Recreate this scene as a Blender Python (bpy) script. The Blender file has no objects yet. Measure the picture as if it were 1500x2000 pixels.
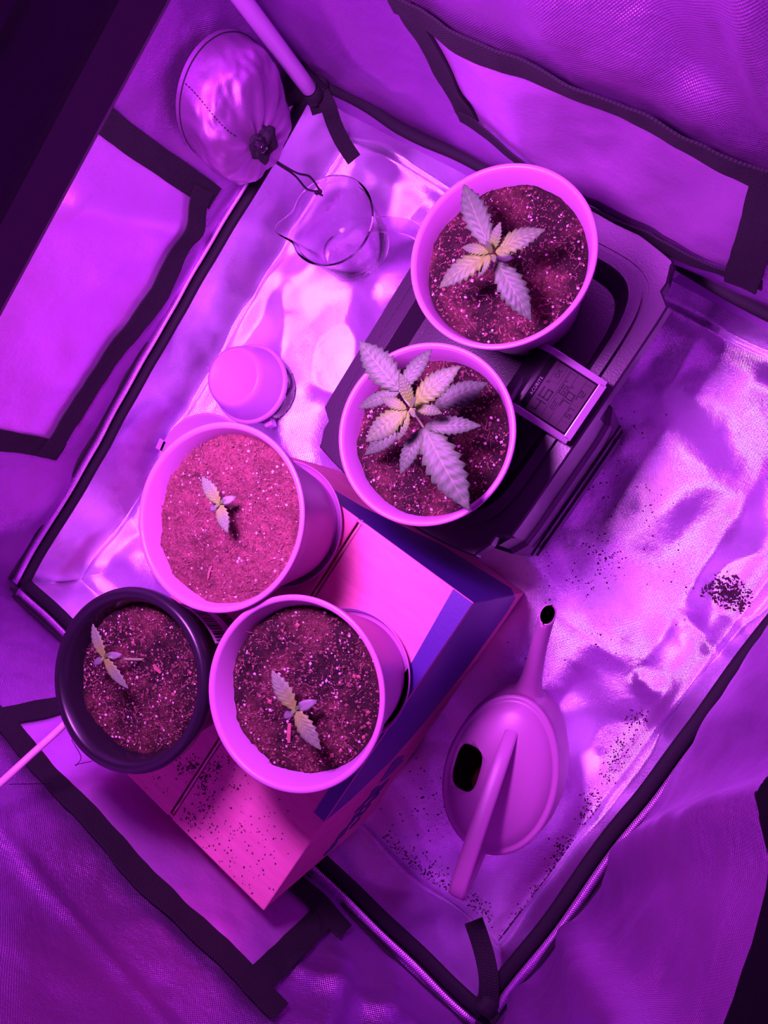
import bpy, bmesh, math, random
from mathutils import Vector, Matrix, noise

random.seed(7)
scene = bpy.context.scene
COL = scene.collection
PI = math.pi

# ------------------------------------------------------------------ camera
# metres; origin on the tent floor straight below the phone, X across the tent
# (left wall -> door wall), Y towards the back wall, Z up.
CAM_H = 0.95
FPX = 1500.0
NADIR = (1300.0, 1100.0)
YAW = math.radians(-35.0)


def cam_axes():
    d = Vector((NADIR[0] - 750, -(NADIR[1] - 1000), -FPX)).normalized()
    up = -d
    x = (Vector((1, 0, 0)) - up * up.x).normalized()
    y = up.cross(x)
    c, s = math.cos(YAW), math.sin(YAW)
    return x * c + y * s, x * -s + y * c, up


XW, YW, ZW = cam_axes()
cam_data = bpy.data.cameras.new('camera')
cam = bpy.data.objects.new('camera', cam_data)
COL.objects.link(cam)
cam_data.sensor_fit = 'VERTICAL'
cam_data.sensor_height = 36.0
cam_data.lens = FPX * 36.0 / 2000.0
cam_data.clip_start = 0.01
cam.matrix_world = Matrix((
    (XW.x, XW.y, XW.z, 0), (YW.x, YW.y, YW.z, 0), (ZW.x, ZW.y, ZW.z, CAM_H), (0, 0, 0, 1)))
scene.camera = cam


def at(px, py, z):
    """world point at height z seen at a photo position (used to take measurements)"""
    c = Vector(((px - 750) / FPX, -(py - 1000) / FPX, -1))
    w = Vector((c.dot(XW), c.dot(YW), c.dot(ZW)))
    k = (z - CAM_H) / w.z
    return Vector((w.x * k, w.y * k, z))


def at_x(px, py, X):
    c = Vector(((px - 750) / FPX, -(py - 1000) / FPX, -1))
    w = Vector((c.dot(XW), c.dot(YW), c.dot(ZW)))
    k = X / w.x
    return Vector((X, w.y * k, CAM_H + w.z * k))


# ------------------------------------------------------------------ world, light, exposure
world = bpy.data.worlds.new('world')
scene.world = world
world.use_nodes = True
world.node_tree.nodes['Background'].inputs[0].default_value = (0.35, 0.08, 0.5, 1)
world.node_tree.nodes['Background'].inputs[1].default_value = 0.06
LAMP_COLOR = (0.76, 0.132, 1.0)
LAMP_POWER = 9.6
LAMP_CENTER = Vector((-0.296, 0.015, 0.824))
LAMP_SIZE = 0.31
vs = scene.view_settings
vs.view_transform = 'Standard'
vs.look = 'None'
vs.exposure = 0.0
vs.gamma = 1.0
vs.use_curve_mapping = False
scene.cycles.use_denoising = True
scene.cycles.max_bounces = 10
scene.cycles.diffuse_bounces = 4
scene.cycles.glossy_bounces = 5
scene.cycles.transmission_bounces = 8
scene.cycles.transparent_max_bounces = 8
scene.cycles.sample_clamp_indirect = 6.0
scene.cycles.blur_glossy = 0.6


# ------------------------------------------------------------------ helpers
def link(o, parent=None):
    COL.objects.link(o)
    if parent is not None:
        o.parent = parent
    return o


def mesh(name, verts, faces, mat, parent=None, smooth=True, uvs=None):
    me = bpy.data.meshes.new(name)
    me.from_pydata([tuple(v) for v in verts], [], faces)
    if uvs is not None:
        lay = me.uv_layers.new(name='UVMap')
        for lp in me.loops:
            lay.data[lp.index].uv = uvs[lp.vertex_index]
    if smooth:
        me.shade_smooth()
    me.materials.append(mat)
    me.update()
    return link(bpy.data.objects.new(name, me), parent)


def empty(name, loc=(0, 0, 0), rz=0.0):
    o = bpy.data.objects.new(name, None)
    o.empty_display_size = 0.02
    o.location = loc
    o.rotation_euler = (0, 0, rz)
    return link(o)


def tag(o, label=None, cat=None, group=None, kind=None):
    if label:
        o['label'] = label
    if cat:
        o['category'] = cat
    if group:
        o['group'] = group
    if kind:
        o['kind'] = kind
    return o


def reparent(o, parent):
    """parent keeping world coordinates (parent is a fresh Empty with loc / rz only)"""
    m = Matrix.Translation(parent.location) @ parent.rotation_euler.to_matrix().to_4x4()
    o.parent = parent
    o.matrix_parent_inverse = m.inverted()
    return o


def grid_faces(nu, nv, wrap_u=False):
    f = []
    for j in range(nv - 1):
        for i in range(nu if wrap_u else nu - 1):
            i2 = (i + 1) % nu
            f.append((j * nu + i, j * nu + i2, (j + 1) * nu + i2, (j + 1) * nu + i))
    return f


def lathe(profile, seg=72, close_bottom=False, close_top=False):
    v = []
    for r, z in profile:
        for i in range(seg):
            a = 2 * PI * i / seg
            v.append((r * math.cos(a), r * math.sin(a), z))
    f = grid_faces(seg, len(profile), True)
    if close_bottom:
        f.append(tuple(reversed(range(seg))))
    if close_top:
        n = (len(profile) - 1) * seg
        f.append(tuple(range(n, n + seg)))
    return v, f


def catmull(pts, n=8):
    pts = [Vector(p) for p in pts]
    if len(pts) < 3:
        return [pts[0].lerp(pts[-1], i / n) for i in range(n + 1)]
    q = [pts[0] * 2 - pts[1]] + pts + [pts[-1] * 2 - pts[-2]]
    out = []
    for i in range(1, len(q) - 2):
        p0, p1, p2, p3 = q[i - 1:i + 3]
        for k in range(n):
            t = k / n
            out.append(0.5 * ((2 * p1) + (p2 - p0) * t + (2 * p0 - 5 * p1 + 4 * p2 - p3) * t * t
                              + (3 * p1 - p0 - 3 * p2 + p3) * t ** 3))
    out.append(pts[-1])
    return out


def sweep(path, prof, up=(0, 0, 1), scale=None, caps=True):
    """sweep a closed 2-D profile (side, up) along a path"""
    path = [Vector(p) for p in path]
    up = Vector(up)
    n, m = len(path), len(prof)
    v = []
    for i, p in enumerate(path):
        t = (path[min(i + 1, n - 1)] - path[max(i - 1, 0)]).normalized()
        s = t.cross(up)
        if s.length < 1e-4:
            s = t.cross(Vector((1, 0, 0)))
        s.normalize()
        w = s.cross(t).normalized()
        k = scale(i / (n - 1)) if scale else 1.0
        for a, b in prof:
            v.append(p + s * a * k + w * b * k)
    f = grid_faces(m, n, True)
    if caps:
        f.append(tuple(reversed(range(m))))
        f.append(tuple(range((n - 1) * m, n * m)))
    return v, f


def circle(r, seg=10, ry=None):
    ry = r if ry is None else ry
    return [(r * math.cos(2 * PI * i / seg), ry * math.sin(2 * PI * i / seg)) for i in range(seg)]


def flat(w, h):
    return [(-w / 2, -h / 2), (w / 2, -h / 2), (w / 2, h / 2), (-w / 2, h / 2)]


def box_data(x0, x1, y0, y1, z0, z1):
    v = [(x0, y0, z0), (x1, y0, z0), (x1, y1, z0), (x0, y1, z0),
         (x0, y0, z1), (x1, y0, z1), (x1, y1, z1), (x0, y1, z1)]
    f = [(3, 2, 1, 0), (4, 5, 6, 7), (0, 1, 5, 4), (1, 2, 6, 5), (2, 3, 7, 6), (3, 0, 4, 7)]
    return v, f


def bevel(o, w, seg=2):
    m = o.modifiers.new('bevel', 'BEVEL')
    m.width = w
    m.segments = seg
    m.limit_method = 'ANGLE'
    return o


def fbm(x, y, z, o=3):
    return noise.fractal(Vector((x, y, z)), 1.0, 2.0, o)


def sm(a, b, x):
    t = max(0.0, min(1.0, (x - a) / (b - a)))
    return t * t * (3 - 2 * t)


# ------------------------------------------------------------------ materials
class N:
    def __init__(self, name):
        self.m = bpy.data.materials.new(name)
        self.m.use_nodes = True
        self.t = self.m.node_tree
        self.b = self.t.nodes['Principled BSDF']

    def n(self, typ, **kw):
        nd = self.t.nodes.new(typ)
        for k, v in kw.items():
            setattr(nd, k, v)
        return nd

    def set(self, **kw):
        for k, v in kw.items():
            s = self.b.inputs[k.replace('_', ' ')]
            s.default_value = v
        return self

    def l(self, a, b):
        self.t.links.new(a, b)
        return self

    def math(self, op, a, b=None):
        nd = self.n('ShaderNodeMath', operation=op)
        for i, q in enumerate((a, b)):
            if q is None:
                continue
            if isinstance(q, (int, float)):
                nd.inputs[i].default_value = q
            else:
                self.l(q, nd.inputs[i])
        return nd.outputs[0]

    def noise(self, scale, coord=None, detail=3, rough=0.55):
        nd = self.n('ShaderNodeTexNoise')
        nd.inputs['Scale'].default_value = scale
        nd.inputs['Detail'].default_value = detail
        nd.inputs['Roughness'].default_value = rough
        if coord is not None:
            self.l(coord, nd.inputs['Vector'])
        return nd.outputs[0]

    def ramp(self, fac, stops):
        nd = self.n('ShaderNodeValToRGB')
        e = nd.color_ramp.elements
        while len(e) < len(stops):
            e.new(0.5)
        for el, (p, c) in zip(e, stops):
            el.position = p
            el.color = (*c, 1) if len(c) == 3 else c
        self.l(fac, nd.inputs[0])
        return nd.outputs[0]

    def bump(self, h, strength, dist):
        nd = self.n('ShaderNodeBump')
        nd.inputs['Strength'].default_value = strength
        nd.inputs['Distance'].default_value = dist
        self.l(h, nd.inputs['Height'])
        self.l(nd.outputs[0], self.b.inputs['Normal'])
        return nd

    def obj(self):
        return self.n('ShaderNodeTexCoord').outputs['Object']

    def uv(self):
        return self.n('ShaderNodeTexCoord').outputs['UV']


def plain(name, col, rough=0.5, metallic=0.0, grain=0.0, gscale=300, spec=0.5):
    k = N(name)
    k.set(Base_Color=(*col, 1), Roughness=rough, Metallic=metallic)
    k.b.inputs['Specular IOR Level'].default_value = spec
    if grain:
        k.bump(k.noise(gscale, k.obj()), grain, 0.001)
    return k.m


def mylar(name, col=(0.56, 0.27, 0.61), rough=0.33, metallic=0.92, period=0.0021, weave=0.45, crinkle=0.25, smudge=0.12):
    """aluminised tent cloth: woven relief and small crinkles"""
    k = N(name)
    k.set(Base_Color=(*col, 1), Metallic=metallic)
    uv = k.uv()
    sp = k.n('ShaderNodeSeparateXYZ')
    k.l(uv, sp.inputs[0])
    w = 2 * PI / period
    a = k.math('SINE', k.math('MULTIPLY', sp.outputs[0], w))
    b = k.math('SINE', k.math('MULTIPLY', sp.outputs[1], w))
    wv = k.math('MULTIPLY', a, b)
    cr = k.noise(38, uv, 5, 0.6)
    r = k.math('ADD', k.math('MULTIPLY', k.noise(14, uv, 3), smudge), rough - smudge * 0.5)
    k.l(r, k.b.inputs['Roughness'])
    b1 = k.n('ShaderNodeBump')
    b1.inputs['Strength'].default_value = crinkle
    b1.inputs['Distance'].default_value = 0.012
    k.l(cr, b1.inputs['Height'])
    b2 = k.n('ShaderNodeBump')
    b2.inputs['Strength'].default_value = weave
    b2.inputs['Distance'].default_value = 0.00035
    k.l(wv, b2.inputs['Height'])
    k.l(b1.outputs[0], b2.inputs['Normal'])
    k.l(b2.outputs[0], k.b.inputs['Normal'])
    return k.m


def webbing(name):
    k = N(name)
    uv = k.uv()
    sp = k.n('ShaderNodeSeparateXYZ')
    k.l(uv, sp.inputs[0])
    w = 2 * PI / 0.0026
    a = k.math('SINE', k.math('MULTIPLY', sp.outputs[0], w))
    b = k.math('SINE', k.math('MULTIPLY', sp.outputs[1], w * 0.8))
    k.l(k.ramp(k.math('MULTIPLY', a, b), [(0.2, (0.006, 0.004, 0.008)), (0.9, (0.018, 0.012, 0.022))]), k.b.inputs['Base Color'])
    k.set(Roughness=0.85)
    k.bump(k.math('MULTIPLY', a, b), 0.6, 0.0006)
    return k.m


M = {}
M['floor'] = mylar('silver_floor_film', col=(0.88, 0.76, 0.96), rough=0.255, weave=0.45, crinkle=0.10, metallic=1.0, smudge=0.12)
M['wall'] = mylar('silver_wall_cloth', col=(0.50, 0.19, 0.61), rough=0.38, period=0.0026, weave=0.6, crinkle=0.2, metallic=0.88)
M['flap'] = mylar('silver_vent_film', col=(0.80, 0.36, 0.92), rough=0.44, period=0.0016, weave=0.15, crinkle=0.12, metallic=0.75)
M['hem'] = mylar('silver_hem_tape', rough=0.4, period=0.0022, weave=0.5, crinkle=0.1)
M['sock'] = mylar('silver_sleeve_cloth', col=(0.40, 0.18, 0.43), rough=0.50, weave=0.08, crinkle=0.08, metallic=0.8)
M['web'] = webbing('black_webbing')
M['black'] = plain('black_binding', (0.006, 0.004, 0.009), 0.75, grain=0.4, gscale=900)
M['flap_black'] = plain('black_outer_cloth', (0.0035, 0.0025, 0.005), 0.95, grain=0.4, gscale=900, spec=0.1)
M['black_gloss'] = plain('black_gloss_plastic', (0.012, 0.008, 0.014), 0.16)
M['black_plastic'] = plain('black_moulded_plastic', (0.034, 0.018, 0.038), 0.30, grain=0.15, gscale=500)
M['black_pot'] = plain('black_pot_plastic', (0.014, 0.009, 0.018), 0.30)
M['pole'] = plain('white_pole_enamel', (0.45, 0.22, 0.52), 0.35)
M['white_pot'] = plain('white_pot_plastic', (0.50, 0.205, 0.48), 0.36, grain=0.05, gscale=200)
M['can'] = plain('watering_can_plastic', (0.47, 0.20, 0.42), 0.38, grain=0.05)
M['frost'] = plain('frosted_white_plastic', (0.62, 0.32, 0.74), 0.4)
M['silver_paint'] = plain('silver_painted_plastic', (0.6, 0.35, 0.62), 0.32, 0.6)
M['cord_white'] = plain('white_cable_jacket', (0.82, 0.45, 0.75), 0.4)
M['stem'] = plain('green_stem', (0.35, 0.55, 0.22), 0.5)
M['lamp_body'] = plain('lamp_housing_grey', (0.6, 0.32, 0.6), 0.5, grain=0.1)
M['wire'] = plain('steel_wire', (0.4, 0.3, 0.4), 0.3, 1.0)
M['label_paper'] = plain('label_paper', (0.7, 0.4, 0.62), 0.6)
M['ink'] = plain('black_ink', (0.02, 0.012, 0.03), 0.5)
M['lcd_ink'] = plain('lcd_segment', (0.006, 0.004, 0.008), 0.4)
M['lcd'] = plain('lcd_glass', (0.075, 0.05, 0.072), 0.2)
M['print_blue'] = plain('blue_print', (0.05, 0.01, 0.20), 0.45, grain=0.1)
M['brand'] = plain('grey_lettering', (0.3, 0.2, 0.3), 0.4)
M['tape'] = plain('clear_parcel_tape', (0.62, 0.25, 0.32), 0.12)


def cardboard():
    k = N('brown_cardboard')
    co = k.obj()
    mp = k.n('ShaderNodeMapping')
    mp.inputs['Scale'].default_value = (8, 60, 8)
    k.l(co, mp.inputs[0])
    a = k.noise(3, mp.outputs[0], 4)
    k.l(k.ramp(a, [(0.3, (0.66, 0.18, 0.32)), (0.7, (0.78, 0.23, 0.39))]), k.b.inputs['Base Color'])
    k.set(Roughness=0.7)
    k.bump(a, 0.08, 0.001)
    return k.m


def soil(name, dry, wet, bias):
    k = N(name)
    co = k.obj()
    big = k.noise(22, co, 3)
    fine = k.noise(900, co, 4, 0.7)
    mid = k.noise(260, co, 3, 0.6)
    base = k.ramp(big, [(bias - 0.09, wet), (bias + 0.09, dry)])
    mul = k.n('ShaderNodeMix', data_type='RGBA', blend_type='MULTIPLY')
    mul.inputs[0].default_value = 0.85
    k.l(base, mul.inputs[6])
    k.l(k.ramp(k.math('ADD', k.math('MULTIPLY', fine, 0.6), k.math('MULTIPLY', mid, 0.4)),
               [(0.36, (0.12, 0.1, 0.12)), (0.52, (0.7, 0.66, 0.66)), (0.68, (1.5, 1.3, 1.2))]), mul.inputs[7])
    k.l(mul.outputs[2], k.b.inputs['Base Color'])
    k.set(Roughness=0.95)
    k.b.inputs['Specular IOR Level'].default_value = 0.2
    k.bump(k.math('ADD', fine, mid), 1.0, 0.002)
    return k.m


M['card'] = cardboard()
M['soil_dry'] = soil('dry_potting_soil', (0.36, 0.13, 0.14), (0.17, 0.07, 0.07), 0.40)
M['soil_wet'] = soil('damp_potting_soil', (0.22, 0.085, 0.08), (0.05, 0.025, 0.027), 0.56)
M['crumb'] = plain('soil_crumb', (0.20, 0.08, 0.08), 0.95)
M['crumb_dark'] = plain('soil_crumb_dark', (0.06, 0.03, 0.04), 0.95)
M['perlite'] = plain('perlite_grain', (0.95, 0.6, 0.75), 0.6)
M['bark'] = plain('bark_chip', (0.36, 0.12, 0.12), 0.8)
M['fibre'] = plain('coir_fibre', (0.36, 0.15, 0.14), 0.8)


def leaf_mat(name, near, far, vein):
    k = N(name)
    sp = k.n('ShaderNodeSeparateXYZ')
    k.l(k.uv(), sp.inputs[0])
    u = k.math('ABSOLUTE', k.math('SUBTRACT', sp.outputs[0], 0.5))
    v = sp.outputs[1]
    ph = k.math('FRACT', k.math('SUBTRACT', k.math('MULTIPLY', v, 9.0), k.math('MULTIPLY', u, 4.0)))
    side = k.math('LESS_THAN', k.math('ABSOLUTE', k.math('SUBTRACT', ph, 0.5)), 0.06)
    mid = k.math('LESS_THAN', u, 0.022)
    fac = k.math('MAXIMUM', k.math('MULTIPLY', side, 0.4), mid)
    base = k.ramp(v, [(0.12, near), (0.6, far)])
    mx = k.n('ShaderNodeMix', data_type='RGBA')
    k.l(fac, mx.inputs[0])
    k.l(base, mx.inputs[6])
    mx.inputs[7].default_value = (*vein, 1)
    k.l(mx.outputs[2], k.b.inputs['Base Color'])
    k.set(Roughness=0.55)
    hgt = k.math('MULTIPLY', k.math('ABSOLUTE', k.math('SUBTRACT', ph, 0.5)), 1.0)
    k.bump(hgt, 0.35, 0.0012)
    return k.m


M['leaf_old'] = leaf_mat('mature_leaf', (0.088, 0.21, 0.068), (0.074, 0.17, 0.068), (0.145, 0.24, 0.10))
M['leaf_young'] = leaf_mat('young_leaf', (0.15, 0.42, 0.018), (0.098, 0.215, 0.074), (0.18, 0.36, 0.05))
M['leaf_seed'] = leaf_mat('seedling_leaf', (0.20, 0.42, 0.04), (0.15, 0.27, 0.12), (0.20, 0.33, 0.13))
M['cotyledon'] = plain('seed_leaf', (0.18, 0.20, 0.18), 0.5)


def clear_plastic():
    k = N('clear_plastic')
    k.set(Base_Color=(0.97, 0.9, 0.98, 1), Roughness=0.03, IOR=1.16)
    k.b.inputs['Transmission Weight'].default_value = 1.0
    return k.m


M['clear'] = clear_plastic()

# ------------------------------------------------------------------ setting: tent floor liner
FX0, FX1, FY0, FY1 = -0.655, 0.098, -0.487, 0.250   # flat part
LIP = 0.113


def seg_dist(p, a, b):
    ab = b - a
    t = max(0.0, min(1.0, (p - a).dot(ab) / ab.length_squared))
    return (p - a - ab * t).length, t


CREASES = []
for (a, b, h, w) in [((1372, 651), (1272, 800), 0.010, 0.016), ((1272, 800), (1130, 960), 0.006, 0.014),
                     ((1372, 645), (1520, 615), 0.012, 0.012), ((1460, 960), (1330, 1190), 0.014, 0.018),
                     ((1330, 1190), (1240, 1310), 0.010, 0.012), ((1330, 1190), (1410, 1290), 0.012, 0.010),
                     ((1060, 1180), (1240, 1310), 0.006, 0.010), ((1240, 1310), (1290, 1360), 0.010, 0.010),
                     ((900, 1690), (960, 1640), 0.006, 0.012), ((640, 600), (480, 800), 0.008, 0.020),
                     ((700, 560), (600, 760), -0.006, 0.022), ((780, 590), (640, 860), 0.008, 0.014),
                     ((1500, 880), (1420, 1080), 0.008, 0.018), ((1000, 1060), (1120, 1180), 0.006, 0.012)]:
    CREASES.append((at(*a, 0).xy, at(*b, 0).xy, h, w))


def tri(t):
    q = abs((t % 1.0) - 0.5) * 4 - 1
    return q * (1.5 - 0.5 * q * q)


FOLDS = [(0.0, 0.19, 0.0030, 0.15), (90.0, 0.19, 0.0030, 0.40), (37.0, 0.16, 0.0030, 0.0), (118.0, 0.22, 0.0040, 0.6), (150.0, 0.085, 0.0012, 0.3), (62.0, 0.075, 0.0010, 0.8)]


def folds(x, y, seed=0.0):
    wx = x + 0.030 * fbm(x * 6, y * 6, seed + 0.5, 2)
    wy = y + 0.030 * fbm(x * 6, y * 6, seed + 9.5, 2)
    q = 0.0
    for ang, lam, a, ph in FOLDS:
        c, s_ = math.cos(math.radians(ang)), math.sin(math.radians(ang))
        q += a * tri((wx * c + wy * s_) / lam + ph + seed)
    return q


def floor_relief(x, y):
    p = Vector((x, y))
    z = 1.35 * folds(x, y) + 0.002 * fbm(x * 9, y * 9, 4.1, 2) + 0.0004 * noise.ridged_multi_fractal(Vector((x * 26, y * 26, 2.0)), 1.0, 2.0, 2, 1.0, 2.0)
    for a, b, h, w in CREASES:
        if abs(p.x - (a.x + b.x) / 2) > 0.2 or abs(p.y - (a.y + b.y) / 2) > 0.2:
            continue
        d, t = seg_dist(p, a, b)
        ww = w * 2.2
        if d < ww:
            z += h * 0.55 * (1 - d / ww) ** 1.5 * min(1.0, 4 * t + 0.15, 4 * (1 - t) + 0.15)
    return z


def build_floor():
    verts, uvs = [], []
    ov = LIP

    def axis(a0, a1, n, m):
        s = [a0 - ov + ov * i / m for i in range(m)]
        s += [a0 + (a1 - a0) * i / n for i in range(n + 1)]
        s += [a1 + ov * (i + 1) / m for i in range(m)]
        return s

    xs, ys = axis(FX0, FX1, 210, 16), axis(FY0, FY1, 200, 16)
    for y in ys:
        for x in xs:
            dx = max(FX0 - x, x - FX1, 0.0)
            dy = max(FY0 - y, y - FY1, 0.0)
            d = max(dx, dy)
            cx, cy = min(max(x, FX0), FX1), min(max(y, FY0), FY1)
            z = 0.0
            base = floor_relief(cx, cy)
            if d > 0:
                k = d / ov
                sl = 0.016 * k + 0.010 * math.sin(k * PI)
                px = cx + (sl * (1 if x > 0 else -1) if dx > 0 else 0)
                py = cy + (sl * (1 if y > -0.1 else -1) if dy > 0 else 0)
                w = (0.010 * fbm(x * 9, y * 9, 7.7, 3) + 1.3 * folds(x * 0.8, y * 0.8, 0.37)) * max(0.0, math.sin(k * PI)) ** 0.7
                if dx > 0:
                    px += w
                if dy > 0:
                    py += w
                z = d + base * (1 - k)
                verts.append((px, py, max(z, 0.0) + 0.001))
            else:
                edge = min(cx - FX0, FX1 - cx, cy - FY0, FY1 - cy)
                round_up = 0.010 * (1 - sm(0, 0.035, edge)) ** 2
                verts.append((cx, cy, max(base, -0.009) + round_up + 0.004))
            uvs.append((x, y))
    fl = mesh('floor', verts, grid_faces(len(xs), len(ys)), M['floor'], uvs=uvs)
    tag(fl, 'silver reflective waterproof tent floor liner with raised edges', kind='structure')
    return fl


floor = build_floor()

# ground below, so nothing hangs in a void
v, f = box_data(-1.6, 1.6, -1.6, 1.6, -0.03, -0.01)
ground = mesh('floor_room', v, f, plain('dark_room_floor', (0.05, 0.035, 0.05), 0.7), smooth=False)
tag(ground, 'dark room floor outside the grow tent', kind='structure')

# ------------------------------------------------------------------ setting: tent walls
RIDGES = {
    'left': [((-0.02, 0.33), (0.03, 0.16), 0.012, 0.02), ((-0.25, 0.14), (0.1, 0.13), 0.008, 0.02),
             ((-0.42, 0.2), (-0.36, 0.13), 0.012, 0.03)],
    'back': [((-0.30, 0.60), (-0.26, 0.46), 0.012, 0.025), ((-0.14, 0.60), (-0.08, 0.46), 0.016, 0.025),
             ((-0.22, 0.55), (-0.16, 0.46), -0.010, 0.025), ((-0.55, 0.40), (-0.50, 0.22), 0.008, 0.02)],
    'front': [((-0.40, 0.40), (-0.05, 0.42), 0.006, 0.012), ((-0.03, 0.2), (0.02, 0.35), 0.012, 0.018),
              ((-0.05, 0.25), (0.06, 0.19), 0.008, 0.014), ((0.03, 0.17), (0.05, 0.33), 0.010, 0.016)],
    'right': [((-0.44, 0.14), (-0.33, 0.52), 0.016, 0.018), ((-0.36, 0.14), (-0.22, 0.52), 0.020, 0.020),
              ((-0.28, 0.14), (-0.08, 0.46), 0.018, 0.025)],
}
BASE = {'left': -0.69, 'back': 0.266, 'front': -0.522, 'right': 0.130}
SIGN = {'left': 1, 'back': -1, 'front': 1, 'right': -1}   # towards the inside
SEED = {'left': 3.1, 'back': 8.4, 'front': 14.2, 'right': 21.7}


def wall_off(side, s, z):
    o = 0.009 * fbm(s * 3.2, z * 3.2, SEED[side], 2) + 0.0045 * fbm(s * 11, z * 9, SEED[side] + 5, 3) + 0.0012 * fbm(s * 34, z * 26, SEED[side] + 8, 2)
    o += 0.45 * folds(s * 0.9, z * 0.9, SEED[side])
    p = Vector((s, z))
    for a, b, h, w in RIDGES[side]:
        d, t = seg_dist(p, Vector(a), Vector(b))
        if d < 3 * w:
            o += h * math.exp(-(d / w) ** 2)
    if side == 'back':
        o += 0.020 * math.exp(-((s + 0.23) / 0.11) ** 2 - ((z - 0.17) / 0.07) ** 2)
    if side == 'left':
        o += 0.008 * math.exp(-((s + 0.1) / 0.12) ** 2 - ((z - 0.28) / 0.08) ** 2)
    if side == 'front':
        o += 0.28 * (max(0.0, z - 0.395) - max(0.0, z - 0.62)) * (0.85 + 0.4 * fbm(s * 4, 0.2, 5, 2))
    if side == 'right':
        o += 0.030 * math.exp(-((z - 0.21) / 0.10) ** 2) * sm(-0.34, -0.02, s)
        o -= 0.20 * max(0.0, z - 0.40) ** 1.5
    o *= sm(0.08, 0.16, z) if side != 'right' else sm(0.09, 0.19, z)
    return o


def wall_pt(side, s, z, off=0.0):
    q = BASE[side] + SIGN[side] * (wall_off(side, s, z) + off)
    return Vector((q, s, z)) if side in ('left', 'right') else Vector((s, q, z))


def door_top(s):
    return 0.42 + 0.15 * sm(0.02, 0.20, -s)


def build_wall(side, s0, s1, z_hi, z_dense, ns):
    zs = [0.05 + (z_dense - 0.05) * i / 130 for i in range(131)]
    if z_hi > z_dense:
        zs += [z_dense + (z_hi - z_dense) * (i + 1) / 30 for i in range(30)]
    verts, uvs = [], []
    for z in zs:
        for i in range(ns + 1):
            s = s0 + (s1 - s0) * i / ns
            zz = z if side != 'right' else 0.05 + (z - 0.05) * (door_top(s) - 0.05) / (z_hi - 0.05)
            verts.append(wall_pt(side, s, zz))
            uvs.append((s, zz))
    fc = grid_faces(ns + 1, len(zs))
    if side in ('back', 'right'):
        fc = [tuple(reversed(q)) for q in fc]
    if side == 'front':
        fc = [tuple(reversed(q)) for q in fc]
    return mesh('wall_' + side, verts, fc, M['wall'], uvs=uvs)


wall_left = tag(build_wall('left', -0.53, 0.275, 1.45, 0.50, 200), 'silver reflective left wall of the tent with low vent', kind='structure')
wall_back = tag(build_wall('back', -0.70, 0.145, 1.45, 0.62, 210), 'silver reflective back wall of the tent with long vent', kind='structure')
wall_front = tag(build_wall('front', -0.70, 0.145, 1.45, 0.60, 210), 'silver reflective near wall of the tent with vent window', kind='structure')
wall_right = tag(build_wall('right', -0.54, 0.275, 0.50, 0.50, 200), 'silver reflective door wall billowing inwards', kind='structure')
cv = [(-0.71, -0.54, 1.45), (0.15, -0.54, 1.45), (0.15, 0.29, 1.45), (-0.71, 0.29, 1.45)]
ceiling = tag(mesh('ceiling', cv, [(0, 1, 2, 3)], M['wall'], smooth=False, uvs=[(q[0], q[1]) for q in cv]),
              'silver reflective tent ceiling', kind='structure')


def wall_strip(name, side, pts, width, parent, mat=None, off=0.0035, thick=0.0022, step=0.006):
    """a flat tape sewn to a wall, following its relief; pts are (s, z) along the wall"""
    path = []
    for a, b in zip(pts[:-1], pts[1:]):
        a, b = Vector(a), Vector(b)
        n = max(2, int((b - a).length / step))
        path += [a.lerp(b, i / n) for i in range(n)]
    path.append(Vector(pts[-1]))
    verts, uvs = [], []
    cols = [-0.5, -0.25, 0, 0.25, 0.5]
    d = 0.0
    for i, p in enumerate(path):
        t = (path[min(i + 1, len(path) - 1)] - path[max(i - 1, 0)]).normalized()
        nrm = Vector((-t.y, t.x))
        if i:
            d += (p - path[i - 1]).length
        wob = 1 + 0.05 * fbm(p.x * 30, p.y * 30, 2.2, 2)
        for layer in (0, 1):
            for c in cols:
                q = p + nrm * c * width * wob
                verts.append(wall_pt(side, q.x, q.y, off + (thick if layer else 0)))
                uvs.append((c * width, d))
    nc = len(cols)
    fc = []
    for i in range(len(path) - 1):
        a, b = i * 2 * nc, (i + 1) * 2 * nc
        for k in range(nc - 1):
            fc.append((a + nc + k, a + nc + k + 1, b + nc + k + 1, b + nc + k))
            fc.append((a + k + 1, a + k, b + k, b + k + 1))
        fc.append((a, a + nc, b + nc, b))
        fc.append((a + 2 * nc - 1, a + nc - 1, b + nc - 1, b + 2 * nc - 1))
    e = (len(path) - 1) * 2 * nc
    for k in range(nc - 1):
        fc.append((k, k + 1, nc + k + 1, nc + k))
        fc.append((e + k + 1, e + k, e + nc + k, e + nc + k + 1))
    return mesh(name, verts, fc, mat or M['web'], parent, smooth=False, uvs=uvs)


def wall_panel(name, side, s0, s1, z0, z1, parent, off=0.002):
    verts, uvs = [], []
    n, m = 60, 40
    for j in range(m + 1):
        for i in range(n + 1):
            s, z = s0 + (s1 - s0) * i / n, z0 + (z1 - z0) * j / m
            k = math.sin(PI * i / n) * math.sin(PI * j / m)
            verts.append(wall_pt(side, s, z, off + 0.004 * k * (0.3 + fbm(s * 8, z * 8, 3, 2))))
            uvs.append((s, z))
    return mesh(name, verts, grid_faces(n + 1, m + 1), M['flap'], parent, uvs=uvs)


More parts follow.
